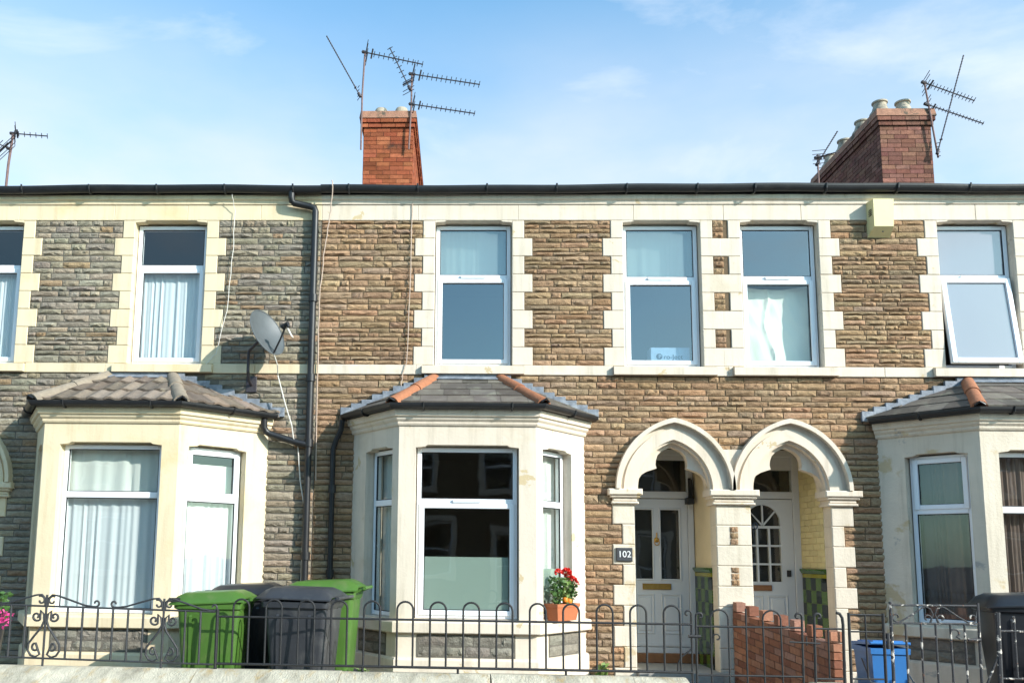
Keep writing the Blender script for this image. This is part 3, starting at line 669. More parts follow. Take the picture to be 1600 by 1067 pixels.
LOW = []; z_ = Z_BAND0-.004
_q = [2.06-i*.237 for i in range(10)]
while z_ > -.05:
    if z_ > 2.0601:
        h_ = random.uniform(.062, .096)
        if z_-h_ < 2.09: h_ = z_-2.06
    else:
        lim_ = [q for q in _q if q < z_-.01][0]; n_ = max(1, round((z_-lim_)/.08)); h_ = (z_-lim_)/n_
    LOW.append((z_-h_, z_, random.uniform(-.16, .16) if z_-h_ > 2.75 else 0)); z_ -= h_
def house(label, x0, x1, pal, cream, mortar, wins, bayspec, porches, roofname='terraced_house'):
    H = thing('terraced_house', label, 'house', ((x0+x1)/2, 0, 0), 0, 'terraced houses in a row')
    mas = Masonry(pal)
    ops = [(c-h-.005, c+h+.005, Z_SILL-.005, Z_HEAD+.012) for c, h in wins]
    ops.append((bayspec['wl']+.28, bayspec['wr']-.28, .10, 2.80))
    for cx, hf in porches: ops.append((cx-hf-.006, cx+hf+.006, -.2, SPRING)); ops.append((cx-.455, cx+.455, SPRING, 2.862))
    ops = [(max(a, x0), min(b, x1), c, d) for a, b, c, d in ops if b > x0 and a < x1]
    m = MB(); pierced(m, x0, x1, -.2, Z_FR1+.02, ops, .30); wall = obj('wall', m, mortar, H)
    # frieze with joints, string course, fascia
    xs = [x0]
    while xs[-1] < x1: xs.append(min(x1, xs[-1]+random.uniform(.9, 1.5)))
    if xs[-1]-xs[-2] < .4: xs.pop(-2)
    for a, b in zip(xs, xs[1:]):
        k = MB(); k.cbox(a+.001, b-.001, -.016, .05, Z_HEAD, Z_FR1-.11, .005); obj('frieze_block', k, cream, wall)
        cuts = subtract(a, b, [(c-.62, c+.62) for c, h in wins])
        for p, q in cuts:
            k = MB(); k.cbox(p+.001, q-.001, -.026, .05, Z_BAND0, Z_SILL, .006); obj('string_course', k, cream, wall)
    k = MB(); k.sweep([(x0, 0), (x1, 0)], [(-.02, Z_FR1-.11), (.03, Z_FR1-.11), (.035, Z_FR1-.07), (.06, Z_FR1-.05), (.065, Z_FR1), (-.02, Z_FR1)]); obj('eaves_moulding', k, cream, H)
    # upper stonework, panel by panel
    edges = sorted((c-h, c+h) for c, h in wins); L_ = [x0]+[e for p in edges for e in p]+[x1]
    for gi in range(0, len(L_), 2):
        a, b = L_[gi], L_[gi+1]; ea = 0 if gi == 0 else 1; eb = 0 if gi == len(L_)-2 else 1
        for i in range(8):
            q = QS if i % 2 == 0 else QL; p0, p1 = a+ea*q, b-eb*q
            if p1-p0 < .06: continue
            n = random.choice((4, 4, 3) if pal is PAL_B else (3, 3, 4)); hs = [random.uniform(.75, 1.25) for _ in range(n)]; t = sum(hs); z = ROWS[i]
            for hh in hs:
                z2 = z-hh/t*(ROWS[0]-ROWS[1]); mas.row(p0+.004, p1-.004, z2, z, .13, .44); z = z2
    # lower stonework
    def lower_blocks(z0, z1):
        bl = []; bs = bayspec
        if z0 < 3.04: bl.append((bs['wl']+.03, bs['wr']-.03))
        elif z0 < 3.55:
            t = (z0-3.1)/.47; bl.append((bs['wl']-.1+t*1.0, bs['wr']+.1-t*1.0))
        for cx, hf in porches:
            if z0 >= 3.05: continue
            if z1 > SPRING:
                zz = max(z1-SPRING, 0.0); c = .142; x = max(0, math.sqrt(max(0, .842**2-min(zz, .83)**2))-c)-.03
                if x > 0: bl.append((cx-x, cx+x))
            elif z1 > 2.06: bl.append((cx-hf-.24, cx+hf+.24))
            else: bl.append((cx-hf-.005, cx+hf+.005))
        return bl
    for z2, z, jit in LOW:
        bl = lower_blocks(z2, z)
        if z <= 2.065:
            row_i = int(round((2.06-z)/.237-.2)) if False else int((2.06-(z+z2)/2)/.237)
            for (px0, px1, s) in bayspec.get('piers', []):
                q = .26 if row_i % 2 == 0 else .145
                if s in (-1, 2, 3): bl.append((px1-q if s == -1 else px0-.01, px1+(.01 if s > 1 else 0)))
                if s == 1: bl.append((px0, px0+q))
        for p, q in subtract(x0+(jit if x0 == 3.24 else 0), x1+(jit if x1 == 3.24 else 0), bl): mas.row(p+.003, q-.003, z2, z, .16, .46)
    # pier quoins
    for (px0, px1, s) in bayspec.get('piers', []):
        if s == 3: continue
        for i in range(9):
            zt_, zb_ = 2.06-i*.237, max(2.06-(i+1)*.237, -.05)
            if s == 2:
                a, b = px0, px1
                m_ = MB(); m_.cbox(a, b, -.02, .22, zb_+.001, zt_-.001, .01); qo = obj('quoin', m_, 'cream_worn', wall)
                if i in (1, 3, 5):
                    for zz in range(3): mas.put((a+b)/2-.045, (a+b)/2+.045, zb_+.01+zz*.072, zb_+.01+zz*.072+.07, y=-.02, depth=.02)
            else:
                q = .26 if i % 2 == 0 else .145; a, b = (px1-q, px1) if s == -1 else (px0, px0+q)
                m_ = MB(); m_.cbox(a, b, -.02, .22, zb_+.001, zt_-.001, .01); obj('quoin', m_, 'cream_worn' if cream == 'cream_paint' else cream, wall)
    for c, h in wins:
        surround(wall, c, h, cream, (1, 1)); sill_block(wall, c, .62, cream)
    # gutter and brackets
    Y0 = -.065; gp = [(.065+.06+.06*math.cos(t), 5.985+.085*math.sin(t)) for t in [math.pi+math.pi*q/10 for q in range(11)]]+[(.065+.06+.052*math.cos(t), 5.985+.077*math.sin(t)) for t in [2*math.pi-math.pi*q/10 for q in range(11)]]
    dzg = random.uniform(-.008, .008); gp = [(a, b+dzg) for a, b in gp]
    k = MB(); k.sweep([(x0+(x1-x0)*i/24, 0) for i in range(25)], gp); k.v = [(a, b, c+.009*math.sin(a*1.1+x0)+.004*math.sin(a*3.7)) for a, b, c in k.v]; gu = obj('gutter', k, 'black_plastic', H)
    x = x0+.35
    while x < x1:
        k = MB(); k.tube([(x, -.05, 5.93), (x, -.075, 5.915), (x, -.095, 5.90), (x, -.125, 5.893), (x, -.16, 5.90), (x, -.183, 5.93), (x, -.192, 5.99)], .012, 6); obj('bracket', k, 'black_plastic', gu); x += .86
    k = MB(); k.box(x0, x1, -.062, -.0, Z_FR1+.001, 6.0); obj('fascia', k, 'black_plastic', H)
    # roof and shell
    yr, zr, ye = 4.4, 7.58, 8.6; k = MB()
    k.add([(x0, -.10, 5.975), (x1, -.10, 5.975), (x1, yr, zr), (x0, yr, zr), (x0, ye, 5.9), (x1, ye, 5.9)], [(0, 1, 2, 3), (3, 2, 5, 4)]); k.add([(x0, -.10, 5.93), (x1, -.10, 5.93), (x1, yr, zr-.1), (x0, yr, zr-.1), (x0, ye, 5.85), (x1, ye, 5.85)], [(3, 2, 1, 0), (4, 5, 2, 3)])
    obj('roof', k, 'roof_slate', H, recalc=False)
    k = MB(); k.box(x0, x1, 8.2, 8.5, -.2, 5.95); obj('back_wall', k, 'wall_render', H)
    k = MB(); k.box(x0, x0+.06, .30, 8.2, -.2, 5.9); k.box(x1-.06, x1, .30, 8.2, -.2, 5.9); k.box(x0+.06, x1-.06, 3.6, 3.7, -.2, 5.9); k.box(x0+.06, x1-.06, .30, 3.6, 2.96, 3.22); k.box(x0+.06, x1-.06, .30, 3.6, 5.7, 5.8)
    sp = [p for p in bayspec.get('room_split', [])]
    for p in sp: k.box(p-.05, p+.05, .30, 3.6, -.2, 2.96)
    obj('inner_walls', k, 'plaster', H)
    k = MB(); k.box(x0+.06, x1-.06, .30, 3.6, -.2, .1); obj('room_floor', k, 'room_floor', H)
    return H, wall, mas

# house layouts: (window centre, half opening)
XA, XB, XC, XD = -6.76, -1.76, 3.24, 8.24
BAYA = dict(c=-3.95, fh=.775, wl=-5.20, wr=-2.33, piers=[(-5.78, -5.50, 1)], room_split=[-5.4])
BAYB = dict(c=.085, fh=.765, wl=-1.29, wr=1.50, piers=[(1.80, 2.08, -1), (3.03, 3.24, 3)], room_split=[1.95])
BAYC = dict(c=6.46, fh=.765, wl=4.96, wr=8.0, piers=[(3.035, 3.445, 2), (4.38, 4.66, 1)], room_split=[4.55])
HA, wallA, masA = house('terraced house of grey stone with butter yellow dressings and brown tiled bay', XA, XB, PAL_A, 'cream_yellow', 'mortar_grey', [(-6.03, .46), (-3.675, .46)], BAYA, [(-6.16, .40)])
HB, wallB, masB = house('terraced house of brown stone numbered 102 with slate bay roof and clay hips', XB, XC, PAL_B, 'cream_paint', 'mortar_brown', [(.15, .48), (2.475, .475)], BAYB, [(2.555, .48)])
HC, wallC, masC = house('terraced house of brown stone with peeling cream bay and yellow brick porch', XC, XD, PAL_B, 'cream_paint', 'mortar_brown', [(3.915, .475), (6.285, .455)], BAYC, [(3.915, .47)])

D_ = .80
bayA, fA = bay(HA, masA, -3.95, .775, -5.20, -2.33, D_, 'cream_yellow', 'tile', [dict(), dict(ztr=2.06), dict(top=True, ztr=2.04)])
bayB, fB = bay(HB, masB, .085, .765, -1.29, 1.50, D_, 'cream_paint', 'slate', [dict(glass=('glass', 'glass'), ztr=2.02), dict(sash=True, vent=True, ztr=2.02, film=.52), dict(ztr=2.02, film=.42)])
bayC, fC = bay(HC, masC, 6.46, .765, 4.96, 8.0, D_, 'cream_worn', 'slate', [dict(top=True, ztr=2.0), dict(ztr=2.0), dict()])
pA = porch(HA, -6.16, .40, 'cream_yellow', False, None, None)
pB = porch(HB, 2.555, .48, 'cream_paint', True, None, None)
pC = porch(HC, 3.915, .47, 'cream_paint', True, None, None, yellow=True)
capital(pA, -5.78, -5.52, 'cream_yellow')
capital(pB, 1.85, 2.08, 'cream_paint'); capital(pC, 3.035, 3.445, 'cream_paint'); capital(pC, 4.38, 4.64, 'cream_paint')
for mas, wl in ((masA, wallA), (masB, wallB), (masC, wallC)): mas.build(wl)
# small infill where the two arches meet
k = MB(); k.prism([(3.19, 2.26), (3.28, 2.26), (3.30, 2.5), (3.37, 2.72), (3.10, 2.72), (3.17, 2.5)], -.048, .05); obj('arch_spandrel', k, 'cream_paint', HC)

# upper windows
zw0, zw1, ztr = Z_SILL+.01, Z_HEAD-.03, 4.86
UP = dict(w=.105)
window(HA, IDX, -6.03-.45, -6.03+.45, zw0, zw1, 5.0, **UP, sash=True, vent=False)
window(HA, IDX, -3.675-.45, -3.675+.45, zw0, zw1, 5.0, **UP, sash=True, vent=False)
window(HB, IDX, .15-.47, .15+.47, zw0, zw1, ztr+.02, **UP, sash=True, glass=('glass_pale', 'glass_sky'))
window(HB, IDX, 2.475-.465, 2.475+.465, zw0, zw1, ztr, **UP, sash=True, glass=('glass_pale', 'glass_sky'))
window(HC, IDX, 3.915-.465, 3.915+.465, zw0, zw1, ztr+.01, **UP, sash=True, glass=('glass_sky', 'glass'))
window(HC, IDX, 6.285-.445, 6.285+.445, zw0, zw1, ztr+.03, **UP, glass=('glass_film', 'glass_film'), open_sash=True)

# doors
def panel(mb, x0, x1, z0, z1, y):
    frame_rect(mb, x0, x1, z0, z1, .018, y-.012, y+.01, IDX); mb.cbox(x0+.035, x1-.035, y-.010, y+.01, z0+.035, z1-.035, .012)
def door102():
    y = .93; x0, x1 = 2.085, 3.025; m = MB()
    frame_rect(m, x0, x1, .24, 2.84, .075, y-.02, y+.07, IDX); m.cbox(x0+.075, x1-.075, y-.02, y+.07, 2.20, 2.29, .006, IDX)
    m.cbox(x0+.075, x1-.075, y, y+.07, 2.70, 2.77, .006)
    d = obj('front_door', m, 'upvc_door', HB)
    a, b = x0+.08, x1-.08; m = MB()
    pierced(m, a, b, .32, 2.19, [(a+.10, a+.335, 1.16, 2.06), (a+.425, b-.10, 1.16, 2.06)], .05, IDX, y-.005)
    for p, q in ((a+.10, a+.335), (a+.425, b-.10)): panel(m, p, q, .48, .98, y-.005); frame_rect(m, p-.012, q+.012, 1.148, 2.072, .022, y-.016, y+.01, IDX)
    m.box(a, b, y-.018, y, .33, .37); obj('door_leaf', m, 'upvc_door', d)
    for p, q, c, e in ((a+.10, a+.335, 1.16, 2.06), (a+.425, b-.10, 1.16, 2.06), (x0+.075, x1-.075, 2.29, 2.70)):
        m = MB(); m.box(p+.002, q-.002, y+.012, y+.02, c+.002, e-.002); obj('pane', m, 'glass', d)
    m = MB(); m.cbox(a+.19, a+.55, y-.03, y-.004, 1.035, 1.11, .008); obj('letterbox', m, 'brass', d)
    m = MB(); m.lathe([(.028, -.01), (.034, 0), (.02, .012), (.008, .014)], 0, 0, 14, lambda p, q, r_: (a+.38+p, y-.008-r_, 1.665+q)); m.tube([(a+.38, y-.02, 1.69), (a+.38, y-.03, 1.735), (a+.38, y-.022, 1.755)], .008, 8)
    m.tube([(a+.38+.03*math.sin(t), y-.026, 1.63+.035*math.cos(t)) for t in [6.283*i/14 for i in range(15)]], .006, 6); obj('door_knocker', m, 'brass', d, smooth=True)
    m = MB(); m.cbox(x0, x1, y-.12, y+.05, .13, .245, .01); obj('threshold', m, 'brown_wood', d)
    m = MB(); m.box(x0, x1, y+.07, y+.12, .1, 2.9); obj('dark_hall_sheet', m, 'dark_void', d)  # near-black sheet added behind the door glass, stands for the unlit hall
door102()
def door100():
    y = .93; x0, x1 = 3.45, 4.38; m = MB(); W_ = 'upvc_door'
    frame_rect(m, x0, x1, .2, 2.84, .09, y-.02, y+.07, IDX); m.cbox(x0+.09, x1-.09, y-.02, y+.07, 2.21, 2.30, .006, IDX); m.box(x0+.09, x1-.09, y, y+.07, 2.58, 2.75)
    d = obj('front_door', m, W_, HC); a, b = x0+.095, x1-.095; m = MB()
    L0, L1 = a+.13, b-.15; zc = 1.86; cx = (L0+L1)/2; rad = (L1-L0)/2
    cells = []; wz = (1.84-1.14)/3; wx = (L1-L0)/3
    ops = [(L0+i*wx+.012, L0+(i+1)*wx-.012, 1.14+j*wz+.012, 1.14+(j+1)*wz-.012) for i in range(3) for j in range(3)]+[(L0+.012, L1-.012, 1.86, 2.14)]
    pierced(m, a, b, .22, 2.20, ops, .05, IDX, y-.005)
    for s in (-1, 1): # arched head of the glazing
        pts = [(cx+s*rad, 2.145)]+[(cx+s*rad*math.cos(t), 1.86+.27*math.sin(t)) for t in [math.pi/2*i/8 for i in range(9)]]+[(cx, 2.145)]
        m.prism(pts, y-.003, y+.03)
    for t in (45, 90, 135): m.prism([(cx-.01*math.sin(R(t)), 1.86+.01*math.cos(R(t))), (cx+.01*math.sin(R(t)), 1.86-.01*math.cos(R(t))), (cx+.01*math.sin(R(t))+rad*math.cos(R(t)), 1.86+.26*math.sin(R(t))), (cx-.01*math.sin(R(t))+rad*math.cos(R(t)), 1.87+.26*math.sin(R(t)))], y-.002, y+.02)
    panel(m, a+.10, cx-.03, .36, .98, y-.005); panel(m, cx+.03, b-.10, .36, .98, y-.005); obj('door_leaf', m, W_, d)
    m = MB(); m.box(L0, L1, y+.012, y+.02, 1.14, 2.15); obj('pane', m, 'glass', d); m = MB(); m.box(x0+.09, x1-.09, y+.012, y+.02, 2.30, 2.58); obj('pane', m, 'glass', d)
    m = MB(); m.cbox(a+.10, a+.44, y-.03, y-.004, 1.04, 1.11, .006); obj('letterbox', m, 'brown_wood', d)
    m = MB(); m.cbox(b-.10, b-.05, y-.03, y-.004, 1.22, 1.30, .006); obj('lock', m, 'black_iron', d)
    m = MB(); m.box(x0, x1, y+.07, y+.12, .1, 2.9); obj('dark_hall_sheet', m, 'dark_void', d)  # added sheet again: the gloom of the hall is its dark colour
    text_mesh('door_number', '100', .13, 'ink', Matrix.Translation((cx-.16, y-.012, 1.855)) @ FRONT, d)
    m = MB(); m.cbox(x0, x1, y-.12, y+.05, .13, .21, .01); obj('threshold', m, 'concrete', d)
door100()
k = MB(); k.box(-6.58, -5.74, .95, 1.0, .1, 2.9); obj('front_door', k, 'upvc_door', HA)
# 102 plaque and the porch lamp
k = MB(); k.cbox(1.855, 2.045, -.045, -.018, 1.385, 1.545, .008); pq = obj('number_plaque', k, 'slate_plaque', HB)
text_mesh('numerals', '102', .105, 'white_paint', Matrix.Translation((1.95, -.047, 1.467)) @ FRONT, pq)
k = MB(); k.cbox(2.90, 2.99, .72, .86, 2.12, 2.20, .01); k.box(2.955, 2.985, .86, .90, 2.12, 2.46); k.tube([(2.97, .80, 2.2), (2.985, .86, 2.34), (2.975, .84, 2.44)], .02, 8)
tag(obj('porch_lamp', k, 'black_iron', None, base=(3.03, .8, 2.12)), 'small black lamp fixed to the wall above the 102 door', 'lamp')

# chimneys
chimney(HA, -1.66, -.83, 3.3, 6.3, 6.9, 8.84, [(.39, .115, .058), (.34, .10, .05), (.43, .14, .07)], [(-1.40, 3.62, .20, 'short'), (-1.05, 3.62, .21, 'short'), (-1.40, 4.5, .24, 'short'), (-1.05, 4.5, .24, 'short')])
chimney(HC, 6.87, 7.70, 3.3, 5.9, 6.9, 8.84, [(.26, .125, .095), (.22, .10, .078), (.28, .14, .105)], [(7.02, 3.55, .25, 'tall'), (7.40, 3.55, .25, 'tall'), (7.02, 4.2, .25, 'tall'), (7.02, 4.9, .25, 'tall'), (7.02, 5.5, .25, 'tall'), (7.40, 4.5, .25, 'tall')])

# downpipes
def pipe(name, parent, pts, r, joints=()):
    k = MB(); k.tube(pts, r, 12)
    o = obj(name, k, 'black_plastic', parent, smooth=True)
    for p in joints:
        k = MB(); k.lathe([(r+.003, -.045), (r+.014, -.045), (r+.014, .045), (r+.003, .045)], p[0], p[1], 12, lambda a, b, c: (a, b, p[2]+c)); k.box(p[0]-.012, p[0]+.012, p[1], .0, p[2]-.015, p[2]+.015); obj('collar', k, 'black_plastic', o, smooth=True)
    return o
pipe('downpipe', HA, [(-2.13, -.125, 5.92), (-2.13, -.125, 5.84), (-2.125, -.115, 5.80), (-2.10, -.10, 5.775), (-1.90, -.09, 5.735), (-1.845, -.085, 5.715), (-1.83, -.085, 5.67), (-1.83, -.085, 5.4), (-1.82, -.085, .05)], .042, [(-1.825, -.085, 4.55), (-1.825, -.085, 3.55), (-1.822, -.085, 2.75), (-1.82, -.085, 1.4)])
pipe('bay_downpipe', HA, [(-2.36, -.16, 3.03), (-2.36, -.15, 2.93), (-2.34, -.13, 2.88), (-2.29, -.12, 2.85), (-1.95, -.10, 2.75), (-1.84, -.09, 2.73)], .042)
pipe('bay_downpipe', HB, [(-1.42, -.12, 3.03), (-1.43, -.10, 2.92), (-1.50, -.06, 2.78), (-1.53, -.055, 2.68), (-1.525, -.055, .05)], .033, [(-1.527, -.055, 2.2), (-1.526, -.055, 1.2)])

# ------------------------------------------------------------------ curtains and what stands in the windows
u = lambda a: a
curtain('net_curtain', IDX, -4.10, -3.25, 3.74, 4.98, .20, .013, 10, 'net', 'white net curtain in the upper window above the brown tiled bay', 'curtain', seed=1)
curtain('net_curtain', IDX, -6.45, -5.60, 3.74, 4.98, .20, .013, 10, 'net', 'white net curtain in the upper window over the yellow arch', 'curtain', seed=2)
curtain('drawn_curtain', IDX, -.30, .60, 4.9, 5.56, .30, .014, 5, 'net_cream', 'pale curtain across the upper pane over the slate bay', 'curtain', seed=3)
curtain('drawn_curtain', IDX, 2.04, 2.92, 4.88, 5.56, .30, .014, 5, 'net_cream', 'pale curtain across the upper pane above arch 102', 'curtain', seed=4)
def sheet():
    m = MB(); rnd = random.Random(5)
    def fn(i, j):
        x = 3.47+.86*i; z = 3.77+1.06*j-.05*math.sin(i*3.1)*(j > .95)
        crease = -.022*math.exp(-((i-.40-.20*max(0, .5-j)-.03*math.sin(j*9))/.028)**2)
        return (x, .26+crease+.03*mnoise.noise((i*2.2+j*.8, j*1.3, 3))+.012*mnoise.noise((i*7+j*3, j*5, 9))+.006*mnoise.noise((i*19+j*9, j*6, 5)), z)
    m.grid(fn, 44, 34); tag(obj('hung_sheet', m, 'sheet', None, smooth=True, recalc=False, base=(3.9, .26, 3.77)), 'creased pale sheet hung inside the lower pane beside the alarm box', 'sheet')
sheet()
fxA, LA = fA[1]; fxA2, LA2 = fA[2]; fxA0, LA0 = fA[0]
dip = lambda i: .16+.05*abs(math.sin(i*11))
curtain('net_curtain', fxA, .20, LA-.20, .76, 2.02, .21, .013, 10, 'net', 'long white net curtain across the front of the brown tiled bay', 'curtain', seed=6)
curtain('net_valance', fxA, .20, LA-.20, 2.0, 2.62, .24, .014, 5, 'net_cream', 'gathered pale valance above the net at the front of the brown tiled bay', 'curtain', seed=7)
curtain('net_curtain', fxA2, .15, LA2-.28, .76, 2.0, .21, .022, 7, 'net', 'white net curtain in the angled side light beside the green bins', 'curtain', seed=8)
curtain('net_valance', fxA2, .15, LA2-.28, 1.98, 2.45, .24, .022, 3, 'net_cream', 'short pale valance in the angled side light of the tiled bay', 'curtain', seed=9)
fxB0, LB0 = fB[0]; fxB2, LB2 = fB[2]
curtain('tied_curtain', fxB2, .14, LB2-.34, .76, 2.62, .22, .028, 4, 'net_cream', 'cream curtain behind the side light over the red geraniums', 'curtain', seed=10)
curtain('tied_curtain', fxB0, .32, LB0-.14, .76, 2.62, .24, .03, 4, 'net_cream', 'cream curtain in the side light behind the lime green bin', 'curtain', seed=11)
fxC0, LC0 = fC[0]; fxC1, LC1 = fC[1]
curtain('brown_curtain', fxC0, .36, LC0-.14, .76, 2.62, .24, .02, 6, 'brown_curtain', 'dark brown curtain in the side light of the peeling bay', 'curtain', seed=12)
curtain('brown_curtain', fxC1, .20, LC1-.2, .76, 2.62, .26, .02, 14, 'brown_curtain', 'dark brown curtain across the front of the peeling bay', 'curtain', seed=13)
# carton behind the window above arch 102
k = MB(); k.cbox(2.36, 2.84, .20, .42, 3.735, 4.02, .004); bx = tag(obj('cardboard_box', k, 'card_white', None, base=(2.6, .31, 3.735)), 'white carton printed Pro-Ject standing on the upper window sill', 'box')
text_mesh('lettering', 'ro-Ject', .085, 'ink', Matrix.Translation((2.635, .197, 3.90)) @ FRONT, bx, .0015)
k = MB(); k.lathe([(.038, 0), (.038, .003)], 0, 0, 24, lambda a, b, c: (2.465+a, .199-c, 3.905+b)); obj('emblem', k, 'ink', bx)
text_mesh('lettering', 'P', .07, 'card_white', Matrix.Translation((2.472, .1955, 3.904)) @ FRONT, bx, .001)

# ------------------------------------------------------------------ things on the walls and roofs
def alarm():
    m = MB(); x0, x1, z0, z1 = 4.985, 5.255, 5.36, 5.80; d = -.18
    m.prism([(x0, z0), (x1, z0), (x1, z1), (x0, z1)], -.02, 0)
    v = [(x0, -.016, z0+.0), (x1, -.016, z0), (x1, -.016, z1), (x0, -.016, z1), (x0+.02, d+.02, z0+.09), (x1-.02, d+.02, z0+.09), (x1-.012, d, z1-.01), (x0+.012, d, z1-.01)]
    m.add(v, [(0, 3, 2, 1), (4, 5, 6, 7), (0, 1, 5, 4), (1, 2, 6, 5), (2, 3, 7, 6), (3, 0, 4, 7)])
    o = tag(obj('alarm_box', m, 'alarm_yellow', None, base=(5.12, 0, 5.36)), 'yellow burglar alarm box fixed under the gutter', 'alarm')
    for i in range(4):
        k = MB(); k.box(x0-.002+.006, x0+.010, -.13+i*.0, -.06, z1-.13-i*.022, z1-.120-i*.022); obj('slot', k, 'rubber', o)
    k = MB(); k.lathe([(.012, 0), (.012, .01)], 0, 0, 10, lambda a, b, c: (5.13+a, -.10-c*.4, z0+.045+b*.6)); obj('screw', k, 'rubber', o)
alarm()
def dish():
    T = thing('satellite_dish', 'grey satellite dish on a wall bracket with a white cable', 'satellite dish', (-2.56, 0, 3.45))
    c = Vector((-2.30, -.42, 4.03)); aim = Vector((.80, -.50, .40)).normalized(); sx = aim.cross(Vector((0, 0, 1))).normalized(); sy = sx.cross(aim)
    m = MB(); v = []; nr, na = 7, 32
    for e in (0, 1):
        for i in range(nr+1):
            for k in range(na):
                a = 2*math.pi*k/na; r_ = i/nr; px, py = .262*r_*math.cos(a), .305*r_*math.sin(a); h = .07*(r_*r_-1)-e*.006
                v.append(c+sx*px+sy*py+aim*h)
    f = []; o2 = (nr+1)*na
    for i in range(nr):
        for k in range(na):
            q = (i*na+k, i*na+(k+1) % na, (i+1)*na+(k+1) % na, (i+1)*na+k); f += [q, tuple(o2+z for z in q[::-1])]
    for k in range(na): f.append((nr*na+k, nr*na+(k+1) % na, o2+nr*na+(k+1) % na, o2+nr*na+k))
    m.add(v, f); d = obj('reflector', m, 'dish_grey', T, smooth=True)
    m = MB(); m.tube([c+(sx*math.cos(t)*.262+sy*math.sin(t)*.305) for t in [6.2832*i/36 for i in range(37)]], .006, 6); obj('rim', m, 'dish_grey', T, smooth=True)
    foot = c-sy*.29; tip = c+aim*.30-sy*.07
    m = MB(); m.tube([foot, foot.lerp(tip, .5)-sy*.01, tip], .011, 8); obj('feed_arm', m, 'black_plastic', T)
    m = MB(); m.tube([tip+aim*.03, tip-aim*.03], .026, 12); m.tube([tip-aim*.03, tip-aim*.065], .034, 12); m.tube([tip+aim*.02-sy*.0, tip+aim*.02-sy*.05], .018, 8); obj('receiver', m, 'black_plastic', T, smooth=True)
    back = c-aim*.11-sy*.02
    m = MB(); m.tube([back+aim*.04, back-aim*.04], .05, 10); m.tube([back-aim*.02, Vector((-2.56, -.24, 3.84)), Vector((-2.565, -.22, 3.60)), Vector((-2.565, -.16, 3.50)), Vector((-2.565, -.02, 3.47))], .019, 10); m.cbox(-2.63, -2.50, -.03, 0, 3.38, 3.58, .004); obj('wall_bracket', m, 'aerial_metal', T)
    m = MB(); m.tube([tip-sy*.03, tip-sy*.12-sx*.03, tip-sy*.17-sx*.05], .007, 6); m.tube([tip-sy*.03, tip-sy*.10-sx*.01, tip-sy*.16-sx*.03], .006, 6)
    m.tube([foot, foot+Vector((.03, .1, -.12)), Vector((-2.20, -.22, 3.55)), Vector((-2.10, -.20, 3.20)), Vector((-2.02, -.17, 2.95)), Vector((-2.0, -.14, 2.80)), Vector((-1.96, -.05, 2.72)), Vector((-1.92, -.05, 2.3)), Vector((-1.86, -.06, 2.0)), Vector((-1.87, -.05, 1.0))], .0075, 6); obj('cable', m, 'cable_white', T)
dish()
def yagi(mb, p, d, length, n, el, axis):
    d = Vector(d).normalized(); p = Vector(p); ax = Vector(axis).normalized(); mb.tube([p-d*.06, p+d*length], .010, 6)
    for i in range(n):
        q = p+d*(length*(.16+.83*i/(n-1))); mb.tube([q-ax*el*.5, q+ax*el*.5], .0065, 5)
    for s in (-1, 1):
        for t in (.03, .07): mb.tube([p+d*.03-ax*el*1.1+Vector((0, 0, s*t*1.6)), p+d*.03+ax*el*1.1+Vector((0, 0, s*t*1.6))], .006, 5)
    q = p+d*length*.12; mb.tube([q-ax*el*.8, q+ax*el*.8], .014, 6); mb.tube([p-d*.05, p+d*.03], .028, 8)
def aerial(label, mast, heads, r=.015, group=None):
    b = Vector(mast[0]); T = thing('television_aerial', label, 'aerial', b)
    m = MB(); m.tube(mast, r, 8); obj('mast', m, 'mast_rust', T)
    for h in heads:
        m = MB(); yagi(m, *h); obj('yagi_array', m, 'aerial_metal', T)
V_ = (0.25, -.55, .8)
aerial('tall television aerial with an angled rod, left side of the orange chimney', [(-1.69, 3.22, 8.12), (-1.69, 3.22, 9.1), (-1.66, 3.22, 9.88)], [((-1.66, 3.22, 9.86), (.97, .1, -.165), 1.0, 11, .10, V_), ((-1.74, 3.22, 9.10), (-.54, -.1, .95), 1.15, 22, .03, (.5, -.8, .2))])
aerial('television aerial with two long booms, right side of the orange chimney', [(-.89, 3.22, 8.12), (-.86, 3.22, 8.9), (-.86, 3.22, 9.46)], [((-.86, 3.22, 9.46), (1.16, .1, -.14), 1.16, 13, .11, V_), ((-.85, 3.22, 8.92), (1.07, .1, -.12), 1.07, 12, .09, V_), ((-.90, 3.22, 9.22), (-.36, .1, .80), .86, 8, .10, (.75, -.3, .25))])
aerial('television aerials crossed by a tall leaning rod on the dull red chimney', [(7.74, 3.22, 7.95), (7.66, 3.22, 8.7), (7.60, 3.22, 9.25)], [((7.60, 3.22, 9.25), (.89, .15, -.24), .92, 13, .10, (.35, -.5, .7)), ((7.62, 3.22, 8.87), (.98, .15, -.26), 1.02, 15, .06, (.35, -.5, .7)), ((7.73, 3.20, 8.05), (.5, 0, 1.6), 1.75, 30, .025, (.9, -.3, .1))])
aerial('small bent television aerial rising beside the dull red chimney', [(5.84, 3.3, 6.95), (5.84, 3.3, 8.04)], [((5.84, 3.3, 7.9), (.40, .1, .62), .72, 14, .03, (.9, -.3, 0)), ((5.84, 3.3, 8.0), (.3, -.5, -.1), .35, 4, .16, (.8, .5, .3))], r=.014)
aerial('rusty television aerial standing alone over the yellow house', [(-7.72, 3.3, 6.95), (-7.70, 3.3, 7.9), (-7.66, 3.3, 8.47)], [((-7.66, 3.3, 8.47), (.55, .1, .0), .56, 6, .10, (.3, -.8, .5)), ((-7.72, 3.3, 8.2), (-.3, -.4, .05), .5, 6, .2, (.8, -.3, .5))], r=.022)

